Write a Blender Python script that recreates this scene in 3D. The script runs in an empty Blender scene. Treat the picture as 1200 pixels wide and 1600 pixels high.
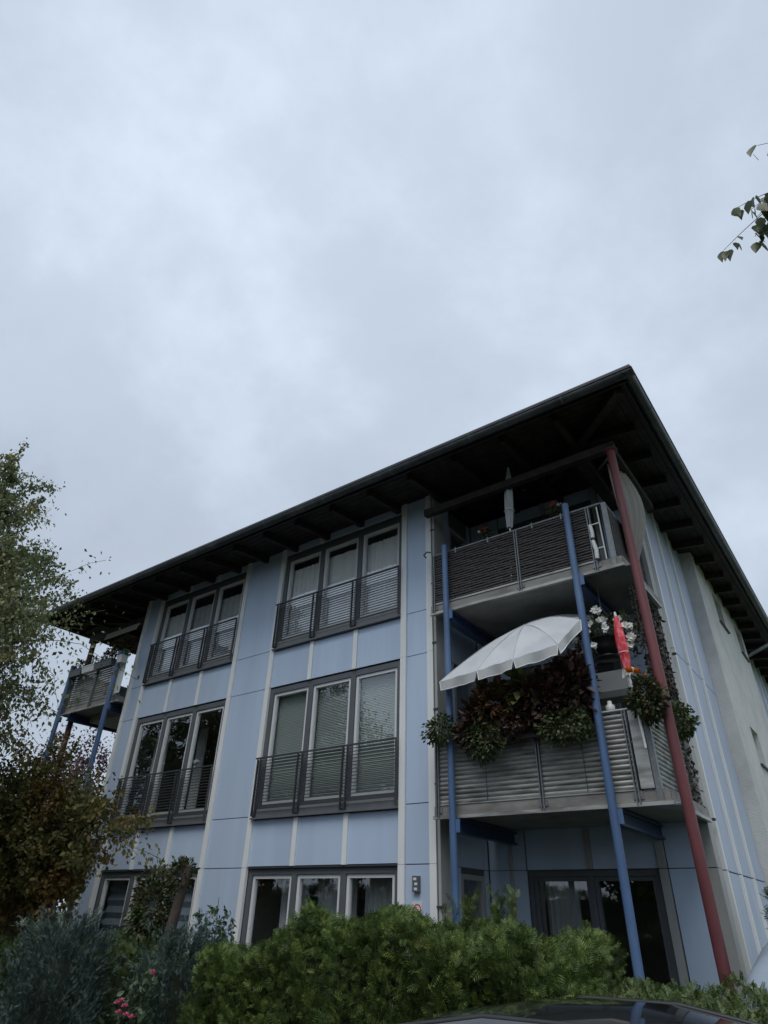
import bpy, math, random
import numpy as np
from mathutils import Matrix, Vector
R_ = math.radians
sc = bpy.context.scene
random.seed(7)
# ---------------------------------------------------------------- camera
cam_d = bpy.data.cameras.new('camera'); cam = bpy.data.objects.new('camera', cam_d); sc.collection.objects.link(cam)
def cam_axes(pitch, roll, yaw):
    f = Vector((-math.sin(yaw)*math.cos(pitch), math.cos(yaw)*math.cos(pitch), math.sin(pitch)))
    r = Vector((math.cos(yaw), math.sin(yaw), 0)); u = r.cross(f)
    return r*math.cos(roll)+u*math.sin(roll), -r*math.sin(roll)+u*math.cos(roll), f
cr, cu, cf = cam_axes(R_(32.963), R_(1.764), R_(37.413))
cam.matrix_world = Matrix(((cr.x, cu.x, -cf.x, 12.8902), (cr.y, cu.y, -cf.y, -7.708), (cr.z, cu.z, -cf.z, 1.79), (0, 0, 0, 1)))
cam_d.sensor_fit = 'HORIZONTAL'; cam_d.sensor_width = 36; cam_d.lens = 29.238; cam_d.clip_start = .05; cam_d.clip_end = 2000
sc.camera = cam
# ---------------------------------------------------------------- sky
SUN_EL, SUN_AZ = 62, 160      # elevation; azimuth of the sun measured from +Y clockwise
w = bpy.data.worlds.new('World'); sc.world = w; w.use_nodes = True
nt = w.node_tree; N = nt.nodes; Lk = nt.links; N.clear()
def wn(t, **k):
    n = N.new(t)
    for a, b in k.items(): setattr(n, a, b)
    return n
sky = wn('ShaderNodeTexSky', sky_type='NISHITA', sun_disc=False, sun_elevation=R_(SUN_EL), sun_rotation=R_(SUN_AZ))
tc = wn('ShaderNodeTexCoord'); sep = wn('ShaderNodeSeparateXYZ'); Lk.new(tc.outputs['Generated'], sep.inputs[0])
zc = wn('ShaderNodeMath', operation='MAXIMUM'); Lk.new(sep.outputs['Z'], zc.inputs[0]); zc.inputs[1].default_value = 0.0
za = wn('ShaderNodeMath', operation='ADD'); Lk.new(zc.outputs[0], za.inputs[0]); za.inputs[1].default_value = .75
dx = wn('ShaderNodeMath', operation='DIVIDE'); Lk.new(sep.outputs['X'], dx.inputs[0]); Lk.new(za.outputs[0], dx.inputs[1])
dy = wn('ShaderNodeMath', operation='DIVIDE'); Lk.new(sep.outputs['Y'], dy.inputs[0]); Lk.new(za.outputs[0], dy.inputs[1])
cmb = wn('ShaderNodeCombineXYZ'); Lk.new(dx.outputs[0], cmb.inputs[0]); Lk.new(dy.outputs[0], cmb.inputs[1]); cmb.inputs[2].default_value = 4.3
n1 = wn('ShaderNodeTexNoise'); n1.inputs['Scale'].default_value = 2.6; n1.inputs['Detail'].default_value = 7; n1.inputs['Roughness'].default_value = .56; n1.inputs['Distortion'].default_value = .15
Lk.new(cmb.outputs[0], n1.inputs['Vector'])
rp = wn('ShaderNodeValToRGB'); Lk.new(n1.outputs['Fac'], rp.inputs[0])
e = rp.color_ramp; e.interpolation = 'EASE'
e.elements[0].position = .33; e.elements[0].color = (.475, .550, .655, 1)
e.elements[1].position = .68; e.elements[1].color = (.67, .765, .90, 1)
m = e.elements.new(.5); m.color = (.555, .637, .755, 1)
n3 = wn('ShaderNodeTexNoise'); n3.inputs['Scale'].default_value = 1.15; n3.inputs['Detail'].default_value = 3; n3.inputs['Roughness'].default_value = .5
mp3 = wn('ShaderNodeMapping'); mp3.inputs['Scale'].default_value = (1.0, 1.9, 1); mp3.inputs['Location'].default_value = (3.7, 1.2, 8.0); mp3.inputs['Rotation'].default_value = (0, 0, .6); Lk.new(cmb.outputs[0], mp3.inputs[0]); Lk.new(mp3.outputs[0], n3.inputs['Vector'])
b3 = wn('ShaderNodeMapRange'); Lk.new(n3.outputs['Fac'], b3.inputs[0]); b3.inputs[1].default_value = .32; b3.inputs[2].default_value = .68; b3.inputs[3].default_value = 7.1; b3.inputs[4].default_value = 8.7
dt = wn('ShaderNodeVectorMath', operation='DOT_PRODUCT'); Lk.new(tc.outputs['Generated'], dt.inputs[0]); dt.inputs[1].default_value = (-.366, .320, .874)   # thinner cloud, where more light comes through
pw = wn('ShaderNodeMapRange'); pw.interpolation_type = 'SMOOTHSTEP'; Lk.new(dt.outputs['Value'], pw.inputs[0]); pw.inputs[1].default_value = .86; pw.inputs[2].default_value = 1.0; pw.inputs[3].default_value = 0; pw.inputs[4].default_value = .95
ad = wn('ShaderNodeMath', operation='ADD'); Lk.new(b3.outputs[0], ad.inputs[0]); Lk.new(pw.outputs[0], ad.inputs[1])
scl = wn('ShaderNodeVectorMath', operation='SCALE'); Lk.new(rp.outputs[0], scl.inputs[0]); Lk.new(ad.outputs[0], scl.inputs['Scale'])
mx = wn('ShaderNodeMixRGB'); mx.inputs[0].default_value = .93; Lk.new(sky.outputs[0], mx.inputs[1]); Lk.new(scl.outputs[0], mx.inputs[2])
bg = wn('ShaderNodeBackground'); bg.inputs['Strength'].default_value = .1; Lk.new(mx.outputs[0], bg.inputs[0])
wo = wn('ShaderNodeOutputWorld'); Lk.new(bg.outputs[0], wo.inputs[0])
sd = bpy.data.lights.new('sun', 'SUN'); sun = bpy.data.objects.new('sun', sd); sc.collection.objects.link(sun)
sd.energy = 1.5; sd.angle = R_(40); sd.color = (1, .97, .93)
a = R_(SUN_AZ); sv = Vector((math.sin(a)*math.cos(R_(SUN_EL)), math.cos(a)*math.cos(R_(SUN_EL)), math.sin(R_(SUN_EL))))
sun.rotation_euler = sv.to_track_quat('Z', 'Y').to_euler()
sc.view_settings.view_transform = 'Standard'; sc.view_settings.look = 'None'; sc.view_settings.exposure = 0.3; sc.view_settings.gamma = 1
sc.view_settings.use_curve_mapping = False
sc.render.engine = 'CYCLES'
sc.cycles.adaptive_threshold = .006; sc.cycles.max_bounces = 8; sc.cycles.transparent_max_bounces = 12
# ---------------------------------------------------------------- materials
def mat(name, col, rough=.6, var=.12, scale=6, bump=0, bscale=60, stretch=(1, 1, 1), metal=0, spec=.5, island=0, col2=None, c2fac=(.45, .62), c2scale=2, coat=0, transl=0, orand=0):
    m = bpy.data.materials.new(name); m.use_nodes = True; t = m.node_tree; n = t.nodes; l = t.links
    b = n['Principled BSDF']; b.inputs['Roughness'].default_value = rough; b.inputs['Metallic'].default_value = metal
    b.inputs['Specular IOR Level'].default_value = spec; b.inputs['Coat Weight'].default_value = coat; b.inputs['Coat Roughness'].default_value = .03
    geo = n.new('ShaderNodeNewGeometry'); mp = n.new('ShaderNodeMapping'); l.new(geo.outputs['Position'], mp.inputs[0]); mp.inputs['Scale'].default_value = stretch
    no = n.new('ShaderNodeTexNoise'); no.inputs['Scale'].default_value = scale; no.inputs['Detail'].default_value = 5; no.inputs['Roughness'].default_value = .6; l.new(mp.outputs[0], no.inputs['Vector'])
    mr = n.new('ShaderNodeMapRange'); l.new(no.outputs['Fac'], mr.inputs[0]); mr.inputs[1].default_value = .25; mr.inputs[2].default_value = .75; mr.inputs[3].default_value = 1-var; mr.inputs[4].default_value = 1+var
    base = n.new('ShaderNodeRGB'); base.outputs[0].default_value = (*col, 1); src = base.outputs[0]
    if col2:
        n2 = n.new('ShaderNodeTexNoise'); n2.inputs['Scale'].default_value = c2scale; n2.inputs['Detail'].default_value = 4; l.new(mp.outputs[0], n2.inputs['Vector'])
        m2 = n.new('ShaderNodeMapRange'); l.new(n2.outputs['Fac'], m2.inputs[0]); m2.inputs[1].default_value = c2fac[0]; m2.inputs[2].default_value = c2fac[1]
        mm = n.new('ShaderNodeMixRGB'); l.new(m2.outputs[0], mm.inputs[0]); l.new(src, mm.inputs[1]); mm.inputs[2].default_value = (*col2, 1); src = mm.outputs[0]
    mul = n.new('ShaderNodeVectorMath'); mul.operation = 'SCALE'; l.new(src, mul.inputs[0]); l.new(mr.outputs[0], mul.inputs['Scale']); src = mul.outputs[0]
    if island:
        r2 = n.new('ShaderNodeMapRange'); l.new(geo.outputs['Random Per Island'], r2.inputs[0]); r2.inputs[3].default_value = 1-island; r2.inputs[4].default_value = 1+island
        mu = n.new('ShaderNodeVectorMath'); mu.operation = 'SCALE'; l.new(src, mu.inputs[0]); l.new(r2.outputs[0], mu.inputs['Scale']); src = mu.outputs[0]
    if orand:
        oi = n.new('ShaderNodeObjectInfo'); r3 = n.new('ShaderNodeMapRange'); l.new(oi.outputs['Random'], r3.inputs[0]); r3.inputs[3].default_value = 1-orand; r3.inputs[4].default_value = 1+orand
        mo = n.new('ShaderNodeVectorMath'); mo.operation = 'SCALE'; l.new(src, mo.inputs[0]); l.new(r3.outputs[0], mo.inputs['Scale']); src = mo.outputs[0]
    l.new(src, b.inputs['Base Color'])
    if bump:
        nb = n.new('ShaderNodeTexNoise'); nb.inputs['Scale'].default_value = bscale; nb.inputs['Detail'].default_value = 3; l.new(mp.outputs[0], nb.inputs['Vector'])
        bp = n.new('ShaderNodeBump'); bp.inputs['Strength'].default_value = bump; bp.inputs['Distance'].default_value = .01; l.new(nb.outputs['Fac'], bp.inputs['Height']); l.new(bp.outputs[0], b.inputs['Normal'])
    if transl:
        tr = n.new('ShaderNodeBsdfTranslucent'); l.new(src, tr.inputs[0]); ms = n.new('ShaderNodeMixShader'); ms.inputs[0].default_value = transl
        l.new(b.outputs[0], ms.inputs[1]); l.new(tr.outputs[0], ms.inputs[2]); l.new(ms.outputs[0], n['Material Output'].inputs[0])
    return m
def glassmat(name, tint=(.98, .99, .985), boost=2.4, add=.04):
    m = bpy.data.materials.new(name); m.use_nodes = True; t = m.node_tree; n = t.nodes; l = t.links; n.remove(n['Principled BSDF'])
    fr = n.new('ShaderNodeFresnel'); fr.inputs['IOR'].default_value = 1.5
    geo = n.new('ShaderNodeNewGeometry')
    no = n.new('ShaderNodeTexNoise'); no.inputs['Scale'].default_value = 1.6; no.inputs['Detail'].default_value = 1; l.new(geo.outputs['Position'], no.inputs['Vector'])
    bp = n.new('ShaderNodeBump'); bp.inputs['Strength'].default_value = .05; bp.inputs['Distance'].default_value = .05; l.new(no.outputs['Fac'], bp.inputs['Height'])
    ma = n.new('ShaderNodeMath'); ma.operation = 'MULTIPLY_ADD'; ma.use_clamp = True; l.new(fr.outputs[0], ma.inputs[0]); ma.inputs[1].default_value = boost; ma.inputs[2].default_value = add
    bf = n.new('ShaderNodeMath'); bf.operation = 'SUBTRACT'; bf.inputs[0].default_value = 1; l.new(geo.outputs['Backfacing'], bf.inputs[1])
    mb = n.new('ShaderNodeMath'); mb.operation = 'MULTIPLY'; l.new(ma.outputs[0], mb.inputs[0]); l.new(bf.outputs[0], mb.inputs[1]); ma = mb
    g = n.new('ShaderNodeBsdfGlossy'); g.inputs['Roughness'].default_value = .0; g.inputs[0].default_value = (.92, .95, .97, 1); l.new(bp.outputs[0], g.inputs['Normal'])
    tr = n.new('ShaderNodeBsdfTransparent'); tr.inputs[0].default_value = (*tint, 1)
    ms = n.new('ShaderNodeMixShader'); l.new(ma.outputs[0], ms.inputs[0]); l.new(tr.outputs[0], ms.inputs[1]); l.new(g.outputs[0], ms.inputs[2]); l.new(ms.outputs[0], n['Material Output'].inputs[0])
    return m
M = dict(
 panel=mat('light_blue_facade_panel', (.485, .595, .745), .42, .05, 4.5, .03, 30, (1, 1, .10), col2=(.455, .555, .70), c2scale=1.6, orand=.045),
 panel2=mat('silver_blue_side_panel', (.47, .54, .66), .5, .06, 9, .12, 120, (1, 1, .3), col2=(.42, .49, .60), c2scale=1.2, orand=.04),
 trim=mat('pale_aluminium_trim', (.77, .79, .78), .45, .06, 5, 0, stretch=(1, 1, .3)),
 trim2=mat('weathered_grey_trim', (.36, .37, .355), .55, .12, 7, .1, 50, stretch=(1, 1, .3)),
 frame=mat('slate_grey_window_frame', (.10, .112, .122), .5, .08, 5),
 sash=mat('white_window_sash', (.66, .68, .68), .35, .04, 5),
 sill=mat('grey_metal_sill', (.13, .138, .145), .45, .15, 8),
 rail=mat('dark_steel_railing', (.048, .054, .060), .45, .2, 12),
 steel=mat('galvanised_steel', (.20, .215, .22), .42, .25, 18, .05, 40, metal=.35),
 core=mat('dark_wall_core', (.10, .105, .11), .8),
 room=mat('interior_plaster', (.32, .31, .29), .9, .05),
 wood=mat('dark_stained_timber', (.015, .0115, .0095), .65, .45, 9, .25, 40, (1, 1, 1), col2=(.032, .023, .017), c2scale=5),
 zinc2=mat('zinc_joint', (.11, .125, .125), .5, .2, 20, metal=.3),
 zinc=mat('weathered_zinc_gutter', (.045, .053, .056), .42, .3, 6, .08, 30, metal=.3, col2=(.075, .085, .085), c2scale=1.5),
 roof=mat('dark_roof_sheet', (.05, .055, .06), .5),
 blue=mat('blue_painted_steel', (.070, .135, .265), .5, .18, 7, .05, 40, (1, 1, .3), col2=(.10, .17, .30), c2scale=3),
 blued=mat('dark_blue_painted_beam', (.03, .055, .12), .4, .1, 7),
 red=mat('oxide_red_painted_steel', (.115, .029, .033), .5, .22, 7, .05, 40, (1, 1, .3), col2=(.16, .045, .048), c2scale=2.5),
 conc=mat('concrete_slab', (.24, .24, .23), .85, .15, 8, .3, 60, col2=(.17, .17, .16), c2scale=2),
 fascia=mat('stained_fibre_cement_fascia', (.27, .26, .24), .7, .25, 9, .15, 60, (.4, 1, 1), col2=(.17, .16, .145), c2scale=6, c2fac=(.45, .7)),
 lam=mat('weathered_aluminium_slat', (.42, .425, .40), .42, .2, 12, .1, 50, (.4, 1, 2), metal=.25, col2=(.22, .22, .205), c2scale=5),
 mesh_dark=mat('woven_dark_plastic_screen', (.055, .05, .05), .55, .3, 40, .5, 220, col2=(.08, .072, .07), c2scale=30),
 plaster=mat('white_roughcast_plaster', (.66, .66, .63), .95, .07, 5, 1.0, 45, col2=(.55, .55, .53), c2scale=1.3, c2fac=(.45, .7)),
 glass=glassmat('window_glass'),
 gblind=mat('fine_slat_blind', (.40, .45, .43), .6, .05),
 curt=mat('white_net_curtain', (.92, .93, .94), .9, .03, transl=.08),
 curtg=mat('grey_net_curtain', (.55, .57, .58), .9, .06, transl=.08),
 pleat=mat('pleated_blue_grey_blind', (.23, .29, .36), .8, .05),
 parasol=mat('white_parasol_fabric', (.74, .77, .80), .75, .06, 3, .12, 300, transl=.25, col2=(.64, .67, .71), c2scale=2.3),
 parasolg=mat('grey_white_folded_fabric', (.42, .44, .44), .8, .12, 9, .3, 60),
 hem=mat('white_binding_tape', (.8, .8, .8), .7, .02),
 redf=mat('red_pink_parasol_fabric', (.62, .035, .055), .6, .25, 14, .3, 60, col2=(.72, .14, .17), c2scale=14),
 canvas=mat('beige_canvas', (.34, .32, .28), .85, .08),
 blackp=mat('black_plastic', (.018, .019, .02), .4, .2),
 whitep=mat('white_plastic', (.68, .70, .68), .4, .08),
 greenp=mat('green_plastic', (.04, .16, .11), .4, .1),
 terr=mat('brown_plastic', (.045, .030, .022), .6, .2),
 bark=mat('brown_bark', (.075, .058, .045), .9, .3, 12, .5, 30),
 birchbark=mat('white_birch_bark', (.45, .44, .42), .8, .2, 6, .3, 30, (1, 1, 4), col2=(.05, .05, .045), c2scale=4, c2fac=(.56, .6)),
 soil=mat('soil', (.045, .034, .026), .95, .3),
 grass=mat('lawn_grass', (.045, .075, .022), .9, .35, 9, .8, 60, col2=(.06, .07, .03)),
 asphalt=mat('asphalt', (.05, .05, .052), .85, .2, 30, .5, 200),
 paver=mat('concrete_paving', (.15, .145, .14), .85, .15, 12, .3, 80),
 carpaint=mat('black_car_paint', (.012, .013, .015), .25, .05, 3, coat=1),
 carglass=mat('dark_car_glass', (.01, .011, .012), .04, .05, spec=.9, coat=.6),
 tyre=mat('tyre_rubber', (.02, .02, .02), .8),
 alu=mat('alloy_rim', (.4, .41, .42), .3, .05, metal=.9),
 tarp=mat('grey_blue_tarpaulin', (.25, .30, .36), .45, .08, 5, .2, 20),
 orange=mat('amber_plastic', (.30, .14, .03), .4, .2),
 # foliage
 thuja=mat('thuja_green', (.065, .108, .026), .55, .25, 4, island=.5, spec=.3, col2=(.145, .195, .045), c2scale=9, c2fac=(.5, .62), transl=.18),
 thujad=mat('thuja_dark_green', (.042, .078, .020), .55, .25, 4, island=.35, spec=.4, col2=(.055, .085, .02), c2scale=5, transl=.15),
 privet=mat('light_hedge_green', (.075, .115, .035), .5, .25, 4, island=.5, spec=.4, col2=(.10, .135, .045), c2scale=5, transl=.2),
 juniper=mat('blue_green_conifer', (.055, .090, .076), .6, .25, 4, island=.3, spec=.3, col2=(.085, .125, .112), c2scale=5, transl=.12),
 inner=mat('painted_shade_core', (.012, .018, .008), .9, .4, 20, .5, 40),  # near-black: the shade deep inside the foliage is put into this colour
 birch=mat('birch_leaf_green', (.115, .148, .058), .5, .2, 1.2, island=.45, spec=.5, col2=(.22, .195, .055), c2scale=1.1, c2fac=(.52, .70), transl=.36),
 birchn=mat('birch_leaf_near', (.055, .085, .022), .45, .2, 8, island=.3, spec=.45, transl=.25),
 autumn=mat('autumn_olive_leaf', (.110, .112, .034), .55, .2, 1.5, island=.4, spec=.3, col2=(.18, .115, .035), c2scale=1.4, c2fac=(.48, .66), transl=.25),
 plum=mat('purple_plum_leaf', (.085, .028, .045), .55, .2, 1.5, island=.4, spec=.3, col2=(.06, .05, .03), c2scale=1.4, transl=.2),
 street=mat('street_tree_leaf', (.045, .07, .02), .55, .2, 1.2, island=.4, transl=.2, col2=(.07, .085, .03)),
 rose=mat('rose_leaf_green', (.045, .082, .035), .5, .2, 6, island=.3, transl=.15),
 ivy=mat('ivy_leaf_green', (.042, .070, .024), .45, .2, 6, island=.45, col2=(.09, .075, .03), c2scale=9, transl=.15),
 vine=mat('dry_vine_leaf', (.045, .042, .032), .6, .25, 6, island=.5, col2=(.08, .06, .05), c2scale=9, transl=.1),
 coleo=mat('coleus_rust_leaf', (.10, .045, .024), .55, .3, 12, island=.4, col2=(.10, .09, .03), c2scale=10, transl=.15),
 coley=mat('coleus_yellow_green_leaf', (.10, .12, .035), .5, .3, 12, island=.4, transl=.2),
 colem=mat('coleus_maroon_leaf', (.034, .014, .013), .5, .3, 12, island=.45, col2=(.060, .034, .020), c2scale=10, transl=.12),
 trail=mat('trailing_plant_green', (.060, .085, .028), .55, .3, 12, island=.4, transl=.15),
 petw=mat('white_petal', (.78, .79, .74), .6, .05, transl=.2),
 petr=mat('red_petal', (.42, .02, .03), .6, .15, transl=.15),
 petp=mat('pink_petal', (.62, .13, .24), .6, .25, 20, island=.3, transl=.2),
 peto=mat('orange_petal', (.75, .25, .02), .6, .2, transl=.15),
)
# ---------------------------------------------------------------- helpers
WL = {}
COL = sc.collection
def link(name, me, parent=None, loc=(0, 0, 0), rot=None):
    o = bpy.data.objects.new(name, me); COL.objects.link(o); loc = Vector(loc)
    WL[o.name] = loc.copy()
    if parent is not None:
        o.parent = parent; loc = loc-WL[parent.name]
    o.location = loc
    if rot: o.rotation_euler = rot
    return o
def tag(o, label=None, cat=None, group=None, kind=None):
    for k, v in (('label', label), ('category', cat), ('group', group), ('kind', kind)):
        if v: o[k] = v
    return o
def empty(name, loc, label, cat, group=None):
    o = link(name, None, None, loc); o.empty_display_size = .2
    return tag(o, label, cat, group)
class MB:
    def __init__(s): s.v = []; s.f = []; s.sm = []
    def add(s, vs, fs, smooth=False):
        n = len(s.v); s.v += [tuple(p) for p in vs]; s.f += [tuple(i+n for i in f) for f in fs]; s.sm += [smooth]*len(fs); return s
    def box(s, x0, x1, y0, y1, z0, z1):
        return s.add([(x0, y0, z0), (x1, y0, z0), (x1, y1, z0), (x0, y1, z0), (x0, y0, z1), (x1, y0, z1), (x1, y1, z1), (x0, y1, z1)],
              [(0, 3, 2, 1), (4, 5, 6, 7), (0, 1, 5, 4), (1, 2, 6, 5), (2, 3, 7, 6), (3, 0, 4, 7)])
    def hexa(s, p): return s.add(p, [(0, 3, 2, 1), (4, 5, 6, 7), (0, 1, 5, 4), (1, 2, 6, 5), (2, 3, 7, 6), (3, 0, 4, 7)])
    def tube(s, pts, rs, n=8, caps=True, smooth=True):
        pts = [Vector(p) for p in pts]
        if not isinstance(rs, (list, tuple)): rs = [rs]*len(pts)
        rings = []; up = Vector((0, 0, 1)); prev = None
        for i, p in enumerate(pts):
            d = (pts[min(i+1, len(pts)-1)]-pts[max(i-1, 0)])
            d = d.normalized() if d.length > 1e-9 else Vector((0, 0, 1))
            if prev is None:
                a = d.cross(up)
                if a.length < .05: a = d.cross(Vector((1, 0, 0)))
                a.normalize()
            else:
                a = prev-d*prev.dot(d); a = a.normalized() if a.length > 1e-6 else prev
            prev = a; b = d.cross(a)
            rings.append([p+(a*math.cos(2*math.pi*k/n)+b*math.sin(2*math.pi*k/n))*rs[i] for k in range(n)])
        vs = [q for r in rings for q in r]; fs = []
        for i in range(len(rings)-1):
            for k in range(n):
                k2 = (k+1) % n; fs.append((i*n+k, i*n+k2, (i+1)*n+k2, (i+1)*n+k))
        s.add(vs, fs, smooth)
        if caps:
            s.add(rings[0], [tuple(range(n))[::-1]]); s.add(rings[-1], [tuple(range(n))])
        return s
    def lathe(s, prof, c=(0, 0, 0), n=16, smooth=True):
        vs = []; fs = []
        for r, z in prof: vs += [(c[0]+r*math.cos(2*math.pi*k/n), c[1]+r*math.sin(2*math.pi*k/n), c[2]+z) for k in range(n)]
        for i in range(len(prof)-1):
            for k in range(n): k2 = (k+1) % n; fs.append((i*n+k, i*n+k2, (i+1)*n+k2, (i+1)*n+k))
        return s.add(vs, fs, smooth)
    def mesh(s, name, m):
        me = bpy.data.meshes.new(name); me.from_pydata(s.v, [], s.f)
        if any(s.sm): me.polygons.foreach_set('use_smooth', s.sm)
        me.materials.append(m); me.update(); return me
    def build(s, name, m, parent=None, pivot=None):
        if pivot is not None:
            p = Vector(pivot); s.v = [tuple(Vector(q)-p) for q in s.v]
            return link(name, s.mesh(name, m), parent, p)
        return link(name, s.mesh(name, m), parent)
_bc = {}
def bx(name, parent, x0, x1, y0, y1, z0, z1, m, bev=0):
    "box as its own object, mesh shared between equal sizes"
    k = (round(x1-x0, 4), round(y1-y0, 4), round(z1-z0, 4), m.name, name)
    if k not in _bc:
        a, b, c = k[0]/2, k[1]/2, k[2]/2; _bc[k] = MB().box(-a, a, -b, b, -c, c).mesh(name, m)
    return link(name, _bc[k], parent, ((x0+x1)/2, (y0+y1)/2, (z0+z1)/2))
def npmesh(name, V, F, m, smooth=False):
    "V (n,3), F (k,3|4) arrays -> mesh, quickly"
    me = bpy.data.meshes.new(name); V = np.asarray(V, np.float32); F = np.asarray(F, np.int32); c = F.shape[1]
    me.vertices.add(len(V)); me.vertices.foreach_set('co', V.ravel()); me.loops.add(F.size); me.loops.foreach_set('vertex_index', F.ravel())
    me.polygons.add(len(F)); me.polygons.foreach_set('loop_start', np.arange(0, F.size, c, dtype=np.int32)); me.polygons.foreach_set('loop_total', np.full(len(F), c, np.int32))
    if smooth: me.polygons.foreach_set('use_smooth', np.ones(len(F), bool))
    me.materials.append(m); me.update(calc_edges=True); return me
rng = np.random.default_rng(11)
def nrm(a): return a/np.maximum(np.linalg.norm(a, axis=-1, keepdims=True), 1e-9)
def scatter(TV, TF, P, D, S, up=None, spin=.6):
    "copies of template (x = along, y = across, z = normal) at P, pointing along D, scaled S"
    n = len(P); D = nrm(D); r = rng.normal(size=(n, 3)); base = np.tile(np.array([0, 0, 1.]), (n, 1)) if up is None else up
    nn = nrm(base+r*spin); Y = nrm(np.cross(nn, D)); Z = np.cross(D, Y)
    B = np.stack([D, Y, Z], 1)                     # n,3,3 rows are axes
    V = np.einsum('tk,nkj->ntj', TV, B)*S[:, None, None]+P[:, None, :]
    F = TF[None]+np.arange(n)[:, None, None]*len(TV)
    return V.reshape(-1, 3), F.reshape(-1, TF.shape[1])
# leaf templates
LEAF = (np.array([(0, 0, 0), (.45, .30, .06), (1, 0, -.06), (.45, -.30, .06)]), np.array([(0, 3, 2, 1)]))
LEAF6 = (np.array([(0, 0, 0), (.28, .27, .05), (.62, .22, .05), (1, 0, -.08), (.62, -.22, .05), (.28, -.27, .05), (.3, 0, -.02), (.65, 0, -.03)]), np.array([(0, 6, 1, 1), (6, 7, 2, 1), (7, 3, 2, 2), (0, 5, 6, 6), (5, 4, 7, 6), (4, 3, 7, 7)]))
LEAF6 = (LEAF6[0], np.array([(0, 6, 1), (6, 7, 2), (6, 2, 1), (7, 3, 2), (0, 5, 6), (5, 4, 7), (5, 7, 6), (4, 3, 7)]))
def frond(pairs=7, ang=48, ln=.42, wd=.055, sub=True):
    vs = []; fs = []
    def leaf(o, a, L, wd):
        o = np.array(o, float); d = np.array([math.cos(a), math.sin(a), 0]); q = np.array([-d[1], d[0], 0])
        n = len(vs); vs.extend([o, o+d*L*.5+q*wd, o+d*L+np.array([0, 0, -.25*L]), o+d*L*.5-q*wd]); fs.append((n, n+3, n+2, n+1))
    leaf((0, 0, 0), 0, 1, .02)
    for i in range(pairs):
        t = .12+.8*i/pairs; L = ln*(1-.75*t)+.06; z = -.12*t*t
        for s in (1, -1):
            a = math.radians(ang)*s; leaf((t, 0, z), a, L, wd)
            if sub and L > .2:
                leaf((t+math.cos(a)*L*.4, math.sin(a)*L*.4, z-.03), a-math.radians(38)*s, L*.45, wd*.8)
    return np.array(vs), np.array(fs)
THUJA = frond(5, 50, .52, .040, False); PLUME = frond(6, 30, .34, .028, False); SPRIG = frond(5, 50, .36, .07, False)
# ================================================================ ground
g = MB().add([(-300, -300, 0), (300, -300, 0), (300, 400, 0), (-300, 400, 0)], [(0, 1, 2, 3)]).build('ground', M['grass']); tag(g, kind='structure')
g = MB().add([(-120, -14.5, .004), (120, -14.5, .004), (120, -6.0, .004), (-120, -6.0, .004)], [(0, 1, 2, 3)]).build('road', M['asphalt']); tag(g, kind='structure')
g = MB().box(-120, 120, -6.0, -3.85, -.05, .10).build('pavement', M['paver']); tag(g, kind='structure')
g = MB().add([(-2.2, -2.2, .006), (11.2, -2.2, .006), (11.2, -.0, .006), (-2.2, -.0, .006)], [(0, 1, 2, 3)]).build('planting_bed', M['soil']); tag(g, kind='structure')
# ================================================================ building
XS = [0, .519, 3.457, 4.492, 7.478, 7.976]
ZH = [2.373, 5.176, 7.855]         # window heads
ZS = [.24, 3.045, 5.882]           # underside of sills
B = empty('apartment_building', (0, 0, 0), 'light blue panelled three-storey block with dark overhanging roof and corner balconies', 'apartment building')
XR, XL, YB, YE = 11.02, -2.1, 1.4, 14.0
# --- core walls (substructure, floors, room walls)
c = MB()
for z in (2.62, 5.46): c.box(XL+.3, 7.85, .25, YE-.3, z, z+.25)
for z in (2.62, 5.46): c.box(7.85, XR-.3, YB+.25, YE-.3, z, z+.25)
c.box(XL+.2, XR-.2, YB+2.9, YB+3.05, 0, 8.1)
c.box(4.0, 4.12, .3, YB+2.9, 0, 8.1)
c.build('inner_wall', M['room'], B)
c = MB()
Y0, Y1 = .035, .30
def pier(x0, x1): c.box(x0, x1, Y0, Y1, .0, 8.12)
pier(0, .54); pier(3.44, 4.51); pier(7.46, 7.99)
for x0, x1 in ((.54, 3.44), (4.51, 7.46)):
    c.box(x0, x1, Y0, Y1, 0, .26); c.box(x0, x1, Y0, Y1, 2.40, 3.05); c.box(x0, x1, Y0, Y1, 5.20, 5.89); c.box(x0, x1, Y0, Y1, 7.87, 8.12)
# return wall of the right notch, with a window opening
for z0, z1 in ((0, .9), (2.3, 3.75), (5.1, 6.6), (7.75, 8.12)): c.box(7.75, 7.98, .30, 1.6, z0, z1)
for z0, z1 in ((.9, 2.3), (3.75, 5.1), (6.6, 7.75)): c.box(7.75, 7.98, .30, .62, z0, z1); c.box(7.75, 7.98, 1.28, 1.6, z0, z1)
# back wall of the right notch, with door openings
c.box(7.98, 8.60, YB+.04, YB+.3, 0, 8.12); c.box(10.44, 10.98, YB+.04, YB+.3, 0, 8.12)
for z0, z1 in ((0, .16), (2.36, 3.06), (5.18, 5.86), (7.86, 8.12)): c.box(8.60, 10.44, YB+.04, YB+.3, z0, z1)
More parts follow.
